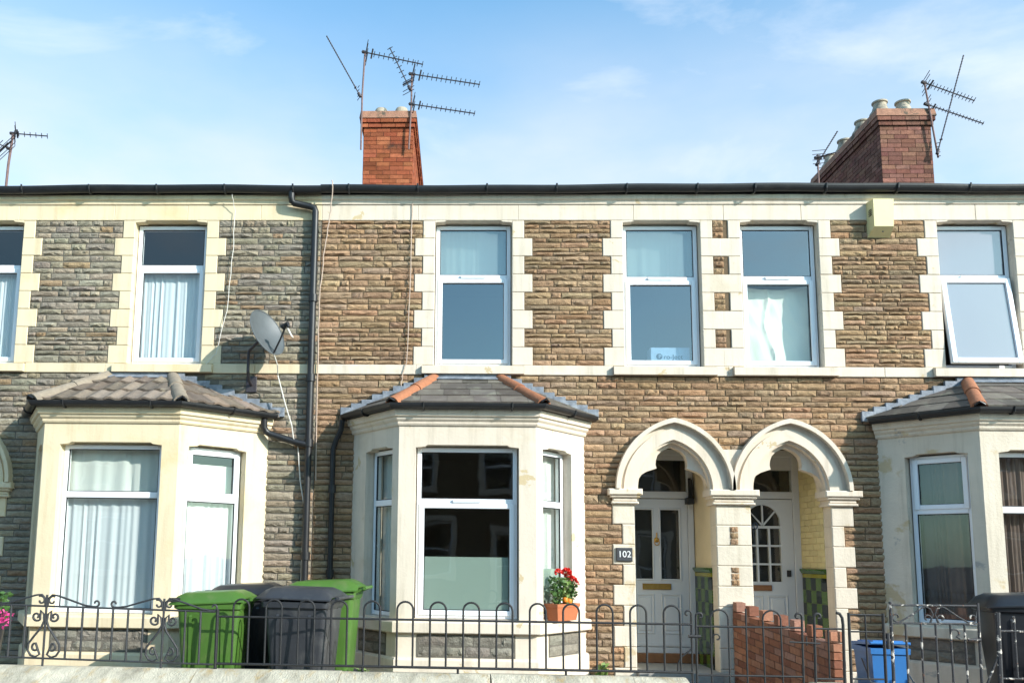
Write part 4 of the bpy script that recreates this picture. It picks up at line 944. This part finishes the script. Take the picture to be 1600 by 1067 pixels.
# loose cables on the fronts
def cable(label, pts, r, mt):
    P = []
    for a, b in zip(pts, pts[1:]):
        for i in range(5):
            t = i/5; P.append((a[0]+(b[0]-a[0])*t+random.uniform(-.006, .006), a[1]+(b[1]-a[1])*t, a[2]+(b[2]-a[2])*t))
    P.append(pts[-1]); k = MB(); k.tube(P, r, 6); tag(obj('cable', k, mt, None, base=pts[-1]), label, 'cable')
cable('pinkish pair of cables bowing off the gutter beside the long downpipe', [(-1.62, -.20, 6.03), (-1.60, -.22, 5.95), (-1.64, -.13, 5.6), (-1.70, -.09, 5.2), (-1.745, -.06, 4.7), (-1.75, -.05, 3.8), (-1.73, -.05, 2.3)], .007, 'cable_pink')
cable('thin dark cable running down the brown stone beside the quoins', [(-.62, -.03, 5.88), (-.62, -.03, 5.6), (-.63, -.045, 4.8), (-.66, -.045, 3.75), (-.70, -.045, 3.62), (-.72, -.05, 3.45)], .006, 'cable_pink')
cable('pale cable hanging beside the net curtained upper window', [(-2.88, -.13, 5.88), (-2.86, -.05, 5.7), (-2.86, -.05, 5.2), (-2.90, -.05, 4.4), (-3.02, -.05, 3.85), (-3.16, -.04, 3.70)], .0045, 'cable_white')

# ------------------------------------------------------------------ front boundary: walls, railings, gates
FY = -2.3
def coping_wall(name, x0, x1, label, mt='coping', z=.36):
    T = thing(name, label, 'wall', ((x0+x1)/2, FY, -.3))
    m = MB(); m.sweep([(x0, FY), (x1, FY)], [(-.10, -.3), (.34, -.3), (.34, z-.185), (-.10, z-.085)]); obj('wall_body', m, mt, T)
    xs = [x0]
    while xs[-1] < x1: xs.append(min(x1, xs[-1]+random.uniform(1.0, 1.5)))
    if len(xs) > 2 and xs[-1]-xs[-2] < .4: xs.pop(-2)
    for a, b in zip(xs, xs[1:]):
        e = random.uniform(-.004, .004); zc = z+e
        m = MB(); pr = [(-.12, zc-.10), (.35, zc-.205), (.385, zc-.19), (.40, zc-.16), (.39, zc-.135), (.35, zc-.112), (.10, zc-.02), (.02, zc), (-.06, zc), (-.13, zc-.03), (-.13, zc-.09)]
        n_ = max(2, int((b-a)/.12)); m.sweep([(a+.003+(b-a-.006)*i/n_, FY+(random.uniform(-.004, .004) if 0 < i < n_ else 0)) for i in range(n_+1)], pr); obj('coping_stone', m, mt, T)
    return T
coping_wall('front_wall', -9, 2.06, 'low pale garden wall with a sloping stained coping under the hooped railing')
coping_wall('front_wall', 3.18, 3.50, 'short pale wall stub between the two gates', z=.33)
coping_wall('front_wall', 3.505, 3.86, 'short red wall stub under the square railing', 'cap_render', z=.33)
coping_wall('front_wall', 4.80, 9, 'low reddish garden wall right of the flaking gate', 'cap_render', z=.34)
def spiral(cx, cz, r0, r1, a0, a1, y, n=16): return [(cx+(r0+(r1-r0)*i/n)*math.cos(a0+(a1-a0)*i/n), y, cz+(r0+(r1-r0)*i/n)*math.sin(a0+(a1-a0)*i/n)) for i in range(n+1)]
def hoop_mesh(wd, z0, z1, r, mt='black_iron'):
    h = wd/2; pts = [(-h, 0, z0), (-h, 0, z1-h)]+[(-h*math.cos(t), 0, z1-h+h*math.sin(t)) for t in [math.pi*i/12 for i in range(1, 12)]]+[(h, 0, z1-h), (h, 0, z0)]
    m = MB(); m.tube(pts, r, 8); return m.mesh('hoop', mt, smooth=True)
T = thing('hoop_railing', 'black hoop-topped iron railing on the pale wall before number 102', 'railing', (0, FY, .36))
hm = hoop_mesh(.147, .41, .995, .0095)
for k_ in range(-5, 9): inst('hoop', hm, T, (-.489+.304*k_, FY, 0))
for z, r in ((.835, .010), (.41, .012)):
    m = MB(); m.tube([(-2.23, FY, z), (2.12, FY, z-.005)], r, 8); obj('rail', m, 'black_iron', T)
for x in (-2.23, -.87, 0, .98):
    m = MB(); m.tube([(x, FY, .34), (x, FY, .41 if x > -2 else .90)], .011 if x > -2 else .016, 8); obj('post', m, 'black_iron', T)
m = MB(); m.tube([(2.115, FY, .20), (2.12, FY, .92)]+spiral(2.085, .925, .035, .012, 0, 4.6, FY), .0085, 8); obj('end_post', m, 'black_iron', T)
m = MB(); m.tube([(2.115, FY, .62), (2.10, FY, .60), (2.02, FY, .54), (1.99, FY, .48), (1.985, FY, .41)], .008, 8); obj('brace', m, 'black_iron', T)

# ornamental railing before the yellow house, dropping slightly to the right
T = thing('scrolled_railing', 'grey wrought iron railing with paired scrolls before the yellow house', 'railing', (-3.3, FY, .4), 0)
zz = lambda x: -.018*(x+3.3)
def tz(pts): return [(x, y, z+zz(x)) for x, y, z in pts]
POSTS = [-4.955, -3.845, -2.735]
for z in (.895, .42):
    m = MB(); m.tube(tz([(-6.2, FY, z), (-2.25, FY, z)]), .009, 8); obj('rail', m, 'grey_iron', T)
for P in POSTS:
    m = MB(); m.tube(tz([(P, FY, .34), (P, FY, 1.0)]), .011, 8); obj('post', m, 'grey_iron', T)
    for s in (-1, 1):
        up = [(P+s*x, FY, z) for x, z in [(.075, .79), (.06, .775), (.055, .80), (.075, .822), (.105, .81), (.112, .775), (.10, .86)]]
        sc = spiral(P+s*.085, .80, .012, .045, 4.2 if s > 0 else -1.06, (4.2-6.6) if s > 0 else (-1.06+6.6), FY)
        low = spiral(P+s*.075, .515, .05, .014, (2.6 if s > 0 else .54), (2.6-6.0) if s > 0 else (.54+6.0), FY)
        path = sc+[(P+s*.05, FY, .855), (P+s*.02, FY, .82), (P+s*.012, FY, .76), (P+s*.035, FY, .70), (P+s*.10, FY, .615), (P+s*.145, FY, .55), (P+s*.15, FY, .49), (P+s*.12, FY, .445), (P+s*.075, FY, .43), (P+s*.035, FY, .455)]+low[3:]
        m = MB(); m.tube(tz(path), .0105, 6); obj('scroll', m, 'grey_iron', T)
        if P > -2.8 and s > 0: end = .47
        else: end = .47
        top = spiral(P+s*.055, .945, .012, .045, 0 if s > 0 else math.pi, (-5.2) if s > 0 else math.pi+5.2, FY)
        path = [(P+s*.012, FY, .90)]+[(P+s*.02, FY, .97), (P+s*.05, FY, 1.0), (P+s*.10, FY, .995), (P+s*.20, FY, .965), (P+s*.36, FY, .915), (P+s*.44, FY, .905)]+spiral(P+s*end, .938, .033, .012, -math.pi/2, (-math.pi/2+5.0) if s > 0 else (-math.pi/2-5.0), FY)
        m = MB(); m.tube(tz(path), .0095, 6); m.tube(tz(top), .0095, 6); obj('crest_scroll', m, 'grey_iron', T)
    for k_ in range(6):
        x = P+.205+.143*k_
        if x > -2.27: continue
        m = MB(); m.tube(tz([(x, FY, .42), (x, FY, .895)]), .0105, 6); obj('bar', m, 'grey_iron', T)

def gate102():
    T = thing('garden_gate', 'black iron garden gate with hoops and curled stiles before door 102', 'gate', (2.63, FY, .3)); I = 'black_iron'
    def part(n, pts, r=.0085):
        m = MB(); m.tube(pts, r, 8); obj(n, m, I, T)
    part('stile', [(2.155, FY, .12), (2.16, FY, .90)]+spiral(2.195, .905, .035, .012, math.pi, math.pi-4.8, FY), .011)
    part('stile', [(3.10, FY, .12), (3.11, FY, .91)]+spiral(3.075, .915, .035, .012, 0, 4.8, FY), .011)
    for z in (.815, .385, .14): part('rail', [(2.155, FY, z), (3.10, FY, z)], .009)
    hm = hoop_mesh(.16, .14, .965, .0085)
    for x in (2.37, 2.84): inst('hoop', hm, T, (x, FY, 0))
    part('bar', [(2.605, FY, .14), (2.61, FY, .98)])
    part('scroll', [(2.30, FY, .60), (2.305, FY, .70)]+spiral(2.345, .715, .04, .012, math.pi, math.pi-5.0, FY), .007)
    part('latch', [(2.99, FY-.01, .69), (3.26, FY-.01, .68)], .008); part('latch', [(3.14, FY-.01, .74), (3.14, FY-.01, .66)], .006); part('hinge', [(2.09, FY, .725), (2.20, FY, .725)], .016)
    T = thing('side_railing', 'narrow black railing between the latch post and red dividing wall', 'railing', (3.34, FY, .3))
    part('post', [(3.205, FY, .10), (3.22, FY, .91)]+spiral(3.255, .915, .035, .012, math.pi, math.pi-4.8, FY), .013)
    part('post', [(3.465, FY, .25), (3.475, FY, .85), (3.47, FY, .91), (3.45, FY, .945), (3.42, FY, .955)], .014)
    for z in (.81, .37): part('rail', [(3.21, FY, z), (3.475, FY, z)], .009)
    part('bar', [(3.335, FY, .37), (3.34, FY, .81)])
    T = thing('square_railing', 'short square-framed black railing beside the flaking gate', 'railing', (3.67, FY, .3))
    for x in (3.525, 3.83): part('post', [(x, FY, .28), (x+.005, FY, .955)], .014)
    for z in (.94, .79, .375): part('rail', [(3.525, FY, z), (3.83, FY, z)], .008)
    part('bar', [(3.675, FY, .375), (3.675, FY, .94)])
    I = 'flaking_iron'
    T = thing('garden_gate', 'iron gate with flaking white paint, rust and a scrolled top panel', 'gate', (4.29, FY, .1))
    part('stile', [(3.895, FY, .0), (3.905, FY, 1.06)], .015); part('stile', [(4.665, FY, .0), (4.68, FY, 1.06)], .013)
    for z in (1.03, .87, .10): part('rail', [(3.90, FY, z), (4.675, FY, z+.004)], .009)
    for x in (4.03, 4.165, 4.295, 4.425, 4.55): part('bar', [(x-.004, FY, .10), (x, FY, .87)], .010)
    cx = 4.287
    for s in (-1, 1):
        part('scroll', spiral(cx+s*.062, .915, .012, .045, -1.2 if s > 0 else math.pi+1.2, (-1.2-5.2) if s < -9 else ((-1.2+5.4) if s > 0 else (math.pi+1.2-5.4)), FY)+[(cx+s*.008, FY, .95), (cx+s*.03, FY, 1.0), (cx+s*.075, FY, 1.022), (cx+s*.11, FY, 1.005), (cx+s*.22, FY, .93), (cx+s*.30, FY, .885)]+spiral(cx+s*.335, .925, .042, .014, -1.7 if s > 0 else math.pi+1.7, (-1.7+5.2) if s > 0 else (math.pi+1.7-5.2), FY), .0075)
    part('latch', spiral(4.46, .78, .05, .02, 2.4, -1.2, FY-.01)+[(4.50, FY-.01, .74)], .008); part('latch', [(4.57, FY-.01, .735), (4.68, FY-.01, .735)], .014); part('hinge', [(3.83, FY, .72), (3.90, FY, .72)], .012); part('hinge', [(3.868, FY, .64), (3.868, FY, .78)], .018)
    T = thing('corner_railing', 'flaking railing and braced post right of the scrolled gate', 'railing', (5.2, FY, .3))
    part('post', [(4.83, FY, .25), (4.85, FY, .98)], .022); part('brace', [(4.84, FY, .62), (4.72, FY, .36), (4.70, FY, .25)], .010)
    for z in (.815, .40): part('rail', [(4.84, FY, z), (6.4, FY, z)], .010)
    for q in range(11): part('bar', [(4.985+.14*q, FY, .40), (4.99+.14*q, FY, .95)], .010)
gate102()

# red brick dividing wall with raised teeth
def divider():
    T = thing('dividing_wall', 'low red brick wall with raised teeth running from the arches to the gates', 'wall', (3.25, 0, 0))
    A = Vector((3.24, -.03)); B = Vector((3.46, -2.10)); d = (B-A).normalized(); Lh = (B-A).length; n = Vector((-d.y, d.x))   # n points to +x
    xf = lambda u_, w_, z: (A.x+d.x*u_+n.x*w_, A.y+d.y*u_+n.y*w_, z)
    top = lambda u_: .835-.16*u_/Lh
    m = MB(); v = [xf(0, -.045, 0), xf(Lh-.01, -.045, 0), xf(Lh-.01, .045, 0), xf(0, .045, 0), xf(0, -.045, top(0)-.01), xf(Lh-.01, -.045, top(Lh)-.01), xf(Lh-.01, .045, top(Lh)-.01), xf(0, .045, top(0)-.01)]
    m.add(v, [(0, 3, 2, 1), (4, 5, 6, 7), (0, 1, 5, 4), (1, 2, 6, 5), (2, 3, 7, 6), (3, 0, 4, 7)]); core = obj('mortar_core', m, 'brick_mortar', T)
    pal = [(.34, .15, .085), (.29, .12, .07), (.38, .18, .11), (.26, .11, .07), (.33, .17, .12)]
    def brick(u0_, u1_, z0a, z0b, h, w=.052):
        k = MB(); s = random.uniform(.85, 1.15); c = tuple(a*s for a in random.choice(pal)); j = random.uniform(0, .003)
        v = [xf(u0_, -w-j, z0a), xf(u1_, -w-j, z0b), xf(u1_, w+j, z0b), xf(u0_, w+j, z0a), xf(u0_, -w-j, z0a+h), xf(u1_, -w-j, z0b+h), xf(u1_, w+j, z0b+h), xf(u0_, w+j, z0a+h)]
        k.add(v, [(0, 3, 2, 1), (4, 5, 6, 7), (0, 1, 5, 4), (1, 2, 6, 5), (2, 3, 7, 6), (3, 0, 4, 7)], c); obj('brick', k, 'brick', T)
    for r_ in range(11):
        s = -(.1125 if r_ % 2 else 0)
        while s < Lh-.02:
            p, q = max(s, 0)+.005, min(s+.225, Lh)-.005; s += .225
            if q-p < .03: continue
            z = lambda u_: top(u_)-(r_+1)*.075
            if z(p) < -.05: continue
            brick(p, q, z(p), z(q), .065)
    for i in range(7):
        u_ = .02+i*.338; brick(u_, u_+.10, top(u_)+.004, top(u_+.1)+.004, .10+.0*(i == 6))
    for r_ in range(9): # end pier
        brick(Lh-.005, Lh+.10, .0+r_*.075, .0+r_*.075, .066, .058)
divider()

# ------------------------------------------------------------------ wheelie bins
def wheelie(label, body_mt, lid_mt, x, y, rz, lift=0, group='wheelie bins in the front yards', sc=1.0, badge=True):
    """hinge towards local +x; long side along x"""
    T = thing('wheelie_bin', label, 'bin', (x, y, 0), rz, group); M0 = W[T] @ Matrix.Diagonal((sc, sc, sc, 1))
    xf = lambda a, b, c: tuple(M0 @ Vector((a, b, c)))
    m = MB()
    def ring(x0, x1, w, z, r=.05, n=4):
        pts = []
        for cx, cy, a0 in ((x1-r, w-r, 0), (x0+r, w-r, 90), (x0+r, -w+r, 180), (x1-r, -w+r, 270)):
            for i in range(n+1): a = R(a0+90*i/n); pts.append((cx+r*math.cos(a), cy+r*math.sin(a), z))
        return pts
    secs = [ring(-.24, .22, .205, .06), ring(-.245, .235, .21, .10), ring(-.305, .285, .262, .86), ring(-.335, .30, .285, .875), ring(-.34, .305, .288, .925), ring(-.315, .29, .265, .93), ring(-.30, .28, .25, .80)]
    n = len(secs[0]); v = [xf(*p) for s in secs for p in s]
    f = [(i*n+k, i*n+(k+1) % n, (i+1)*n+(k+1) % n, (i+1)*n+k) for i in range(len(secs)-1) for k in range(n)]+[tuple(range(n)), tuple(range((len(secs)-1)*n, len(secs)*n))]
    m.add(v, f); b = obj('body', m, body_mt, T, smooth=True)
    for s in (-1, 1):
        k = MB(); k.lathe([(.09, -.025), (.10, -.02), (.10, .02), (.09, .025)], 0, 0, 18, lambda p, q, r_: xf(.22+p, s*.245+r_, .10+q)); obj('wheel', k, 'rubber', T, smooth=True)
        k = MB(); k.box(-.19, .14, s*.243-.012, s*.243+.012, .30, .70, lambda a, bb, c: xf(a, bb*(.87+.14*c)+0*s, c)); obj('side_panel', k, body_mt, T) if False else None
    for s in (-1, 1):
        for xa in (-.17, .13):                              # long pressed ribs down both sides
            k = MB(); k.add([xf(xa-.012, s*.232, .22), xf(xa+.012, s*.232, .22), xf(xa+.016, s*.268, .80), xf(xa-.016, s*.268, .80), xf(xa-.006, s*.215, .20), xf(xa+.006, s*.215, .20), xf(xa+.008, s*.25, .83), xf(xa-.008, s*.25, .83)],
                            [(0, 1, 2, 3), (7, 6, 5, 4), (0, 4, 5, 1), (1, 5, 6, 2), (2, 6, 7, 3), (3, 7, 4, 0)]); obj('rib', k, body_mt, T)
    # domed lid, hinged at +x, front lip turned down at -x
    L = MB(); nu, nv = 12, 8; hx, hz = .335, .945; ca, sa = math.cos(R(lift)), math.sin(R(lift))
    def lp(i, j, e):
        a = -.37+(.70)*i/nu; bb = -.305+.61*j/nv
        ex = min(1, min(i, nu-i)/2.0); ey = min(1, min(j, nv-j)/1.5)
        z = .945+.062*(ex**.6)*(ey**.6)+.035*(i/nu)+.012*(ex*ey)*(.5+.5*math.cos(j/nv*math.pi*2))
        if i == 0 or j in (0, nv): z -= .03
        z -= e
        dx, dz = a-hx, z-hz
        return xf(hx+dx*ca+dz*sa*1, bb, hz-dx*sa+dz*ca)
    v = [lp(i, j, 0) for j in range(nv+1) for i in range(nu+1)]; q = nu+1; o2 = len(v); v += [lp(i, j, .012) for j in range(nv+1) for i in range(nu+1)]
    f = []
    for j in range(nv):
        for i in range(nu): f += [(j*q+i, j*q+i+1, (j+1)*q+i+1, (j+1)*q+i), (o2+j*q+i, o2+(j+1)*q+i, o2+(j+1)*q+i+1, o2+j*q+i+1)]
    bd = [(0, j) for j in range(nv)]+[(i, nv) for i in range(nu)]+[(nu, j) for j in range(nv, 0, -1)]+[(i, 0) for i in range(nu, 0, -1)]
    for k in range(len(bd)):
        a, c = bd[k], bd[(k+1) % len(bd)]; A_, C_ = a[1]*q+a[0], c[1]*q+c[0]; f.append((A_, C_, o2+C_, o2+A_))
    L.add(v, f); l = obj('lid', L, lid_mt, T, smooth=True)
    k = MB(); k.tube([xf(.385, -.24, .965), xf(.385, .24, .965)], .016*sc, 8)
    for s in (-.22, -.08, .08, .22): k.tube([xf(.385, s, .965), xf(.30, s, .93), xf(.28, s, .86)], .014*sc, 6)
    obj('handle', k, lid_mt, T, smooth=True)
    if badge: k = MB(); k.box(-.372, -.27, -.292, -.280, .934, .972, xf); obj('sticker', k, 'rubber', l)
wheelie('green wheelie bin under the tiled bay, behind the railing scrolls', 'green_plastic', 'green_plastic', -2.36, -1.86, 0, sc=1.02)
wheelie('black wheelie bin tucked behind the front green bin', 'dark_plastic', 'dark_plastic', -2.22, -1.12, R(3), sc=1.07)
wheelie('charcoal grey wheelie bin with a raised lid behind the hooped railing', 'grey_plastic', 'grey_plastic', -1.49, -1.86, R(-9), lift=4, sc=1.045, badge=False)
wheelie('lime green wheelie bin beside the slate roofed bay', 'green_plastic', 'green_plastic', -1.38, -1.20, R(-2), sc=1.12)
wheelie('black wheelie bin before the peeling bay, right of the flaking gate', 'dark_plastic', 'dark_plastic', 5.50, -1.62, R(-14), sc=1.10, badge=False)

def caddy(label, x, y, rz, w, d, h, lid):
    T = thing('recycling_caddy', label, 'caddy', (x, y, 0), rz); M0 = W[T]; xf = lambda a, b, c: tuple(M0 @ Vector((a, b, c))); m = MB()
    s = .84
    rings = [(s*w/2, s*d/2, .0), (w/2*.98, d/2*.98, h*.9), (w/2+.012, d/2+.012, h*.9), (w/2+.015, d/2+.015, h), (w/2-.008, d/2-.008, h), (w/2*.8, d/2*.8, .03)]
    v = [xf(a*sx, b*sy, z) for a, b, z in rings for sx, sy in ((-1, -1), (1, -1), (1, 1), (-1, 1))]
    m.add(v, [(i*4+k, i*4+(k+1) % 4, (i+1)*4+(k+1) % 4, (i+1)*4+k) for i in range(5) for k in range(4)]+[(0, 1, 2, 3), (20, 21, 22, 23)]); obj('body', m, 'blue_plastic', T)
    m = MB(); T2 = Matrix.Translation((0, d/2, h)) @ Matrix.Rotation(R(-lid), 4, 'X') @ Matrix.Translation((0, -d/2, -h)); lx = lambda a, b, c: xf(*(T2 @ Vector((a, b, c))))
    m.cbox(-w/2-.02, w/2+.02, -d/2-.02, d/2, h+.002, h+.03, .01, lx); m.box(-w/2+.03, w/2-.03, -d/2+.03, d/2-.04, h+.03, h+.042, lx); obj('lid', m, 'blue_plastic', T)
    m = MB(); m.tube([xf(-w/2-.01, 0, h*.78), xf(-w/2-.03, -d/2-.02, h*.42), xf(0, -d/2-.05, h*.40), xf(w/2+.03, -d/2-.02, h*.42), xf(w/2+.01, 0, h*.78)], .008, 6); obj('handle', m, 'dish_grey', T)
caddy('blue recycling caddy with a looped grey handle behind the flaking gate', 4.285, -1.25, R(-3), .35, .46, .57, 4)

# ------------------------------------------------------------------ plants
def leaf(mb, p, d, size, rnd):
    d = Vector(d).normalized(); s = d.cross(Vector((rnd.uniform(-1, 1), rnd.uniform(-1, 1), rnd.uniform(.2, 1)))).normalized(); n = s.cross(d); p = Vector(p)
    mb.add([p, p+d*size*.35+s*size*.5+n*size*.12, p+d*size+n*size*.02, p+d*size*.35-s*size*.5+n*size*.12], [(0, 1, 2), (0, 2, 3)])
def flower_trough():
    xf, Lh = fB[2]; a, b = Vector(xf(.17, -.07, .735)), Vector(xf(.64, -.07, .735)); ex = (b-a).normalized(); ny = Vector((ex.y, -ex.x, 0)); c = (a+b)/2; c.z = .728
    T = thing('planter', 'terracotta trough of red geraniums on the bay sill', 'planter', c); at = lambda p, q, z: tuple(c+ex*p+ny*q+Vector((0, 0, z)))
    m = MB(); v = []
    for hw, hd, z in ((.19, .062, 0), (.225, .08, .15), (.235, .088, .15), (.235, .088, .185), (.215, .07, .185), (.205, .06, .15)):
        v += [at(sx*hw, sy*hd, z) for sx, sy in ((-1, -1), (1, -1), (1, 1), (-1, 1))]
    m.add(v, [(i*4+k, i*4+(k+1) % 4, (i+1)*4+(k+1) % 4, (i+1)*4+k) for i in range(5) for k in range(4)]+[(0, 1, 2, 3)]); obj('trough', m, 'terracotta', T)
    m = MB(); m.add([at(-.21, -.066, .155), at(.21, -.066, .155), at(.21, .066, .155), at(-.21, .066, .155)], [(0, 1, 2, 3)]); obj('soil', m, 'soil', T, recalc=False)
    rnd = random.Random(3)
    for q, (p0, spread, hgt, n, mt) in enumerate(((-.13, .10, .30, 170, 'leaf'), (.02, .09, .30, 130, 'leaf_pale'), (.15, .10, .24, 190, 'leaf'))):
        m = MB()
        for i in range(n):
            t = rnd.random()**.7; an = rnd.uniform(0, 6.28); rr_ = spread*rnd.random()**.5*(.5+t*.6); p = at(p0+rr_*math.cos(an), .01+rr_*.7*math.sin(an), .17+hgt*t)
            leaf(m, p, (rnd.uniform(-1, 1), rnd.uniform(-1, 1), rnd.uniform(-.2, .8)), rnd.uniform(.03, .052), rnd)
        obj('foliage', m, mt, T, recalc=False)
    st = MB()
    for q, (p, z, n, sp) in enumerate(((-.13, .53, 50, .040), (.03, .53, 70, .046), (.065, .49, 50, .036), (.145, .44, 70, .046), (.24, .40, 30, .030))):
        m = MB(); ce = Vector(at(p, .04, z))
        for i in range(n):
            an, an2 = rnd.uniform(0, 6.28), rnd.uniform(-.6, 1.4); dv = Vector((math.cos(an)*math.cos(an2), math.sin(an)*math.cos(an2), math.sin(an2)*.7)); leaf(m, ce+dv*sp*.7, dv+Vector((rnd.uniform(-.6, .6), rnd.uniform(-.6, .6), rnd.uniform(-.6, .6))), sp*.8, rnd)
        obj('flower_head', m, 'petal_red', T, recalc=False); st.tube([at(p*.7, .01, .16), at(p*.9, .03, z*.7), tuple(ce)], .0035, 5)
    for p in (-.12, .0, .14): st.tube([at(p, 0, .15), at(p+.02, .01, .30), at(p-.01, .01, .42)], .006, 5)
    obj('stems', st, 'stem', T)
    for p, z in ((-.02, .225), (.06, .21)):
        m = MB(); m.lathe([(.008, -.03), (.03, -.02), (.036, 0), (.03, .022), (.008, .03)], 0, 0, 12, lambda a_, b_, c_: tuple(Vector(at(p, .05, z))+Vector((a_, b_, c_)))); obj('fruit', m, 'fruit', T, smooth=True)
flower_trough()
def pink_pot():
    T = thing('planter', 'tall black pot of pink flowers beside the yellow arch', 'planter', (-4.93, -1.35, 0)); rnd = random.Random(8); c = Vector((-4.93, -1.35, 0))
    m = MB(); m.lathe([(.12, 0), (.13, .02), (.19, .62), (.205, .63), (.205, .67), (.18, .67), (.17, .60)], c.x, c.y, 18); obj('pot', m, 'dark_plastic', T, smooth=True)
    m = MB(); m.lathe([(.17, .61), (.01, .62)], c.x, c.y, 18); obj('soil', m, 'soil', T)
    for mt, n, z0, z1, s in (('petal_pink', 260, .62, .78, .045), ('leaf', 220, .64, .98, .06)):
        m = MB()
        for i in range(n):
            an = rnd.uniform(0, 6.28); r_ = .24*rnd.random()**.5*(1 if mt == 'petal_pink' else .8); leaf(m, c+Vector((r_*math.cos(an), r_*math.sin(an), rnd.uniform(z0, z1))), (math.cos(an), math.sin(an), rnd.uniform(-.3, .9)), s*rnd.uniform(.7, 1.1), rnd)
        o_ = obj('flowers' if mt == 'petal_pink' else 'foliage', m, mt, T, recalc=False); o_['kind'] = 'stuff'
pink_pot()
def weed(x, y, label, z=0, s=1):
    rnd = random.Random(int(x*100)); m = MB()
    for i in range(46):
        an = rnd.uniform(0, 6.28); leaf(m, (x+.03*s*math.cos(an)*rnd.random(), y+.03*s*math.sin(an)*rnd.random(), z+rnd.random()*.12*s), (math.cos(an), math.sin(an), rnd.uniform(.2, 1.4)), .05*s, rnd)
    tag(obj('weed', m, 'leaf_pale', None, recalc=False, base=(x, y, z)), label, 'plant')
weed(1.66, -.12, 'small weed at the wall foot beside the 102 arch', 0, 1.5)
weed(-1.02, -.95, 'small weed at the foot of the slate roofed bay', .0, 1.5)

# ------------------------------------------------------------------ opposite side of the street (seen in the panes)
def opposite():
    Y = -20.5
    for q in range(13):
        x0 = -36.4+q*5.6; x1 = x0+5.58
        T = thing('terraced_house', 'plain terraced house across the street, mirrored in the panes', 'house', ((x0+x1)/2, Y, -.2), 0, 'terraced houses across the street')
        m = MB(); ops = [(x0+.9, x0+1.9, 3.7, 5.3), (x0+3.6, x0+4.6, 3.7, 5.3), (x0+4.0, x0+4.95, -.1, 2.3), (x0+1.0, x0+2.6, .8, 2.6)]
        pierced(m, x0, x1, -.3, 6.0, ops, .3, IDX, Y-.3); obj('wall', m, 'mortar_brown', T)
        m = MB(); m.add([(x0, Y+.2, 5.95), (x1, Y+.2, 5.95), (x1, Y-4, 7.7), (x0, Y-4, 7.7), (x0, Y-8, 5.95), (x1, Y-8, 5.95)], [(0, 1, 2, 3), (3, 2, 5, 4)]); obj('roof', m, 'roof_slate', T)
        m = MB(); m.box(x0, x1, Y-8, Y-7.8, -.3, 6); obj('back_wall', m, 'wall_render', T)
        for a, b, c, d in ops:
            m = MB(); frame_rect(m, a-.16, b+.16, c-.12, d+.18, .16, Y-.02, Y+.05, IDX); obj('surround', m, 'cream_paint', T)
            m = MB(); frame_rect(m, a, b, c, d, .07, Y-.16, Y-.1, IDX); m.box(a, b, Y-.155, Y-.1, (c+d)/2, (c+d)/2+.06); w_ = obj('window', m, 'upvc', T)
            m = MB(); m.box(a+.07, b-.07, Y-.15, Y-.145, c+.07, d-.07); obj('pane', m, 'glass', w_)
        m = MB(); m.box(x0+.06, x1-.06, Y-3, Y-2.9, -.3, 5.9); m.box(x0+.06, x1-.06, Y-2.9, Y-.3, 2.9, 3.1); obj('inner_walls', m, 'plaster', T)
opposite()
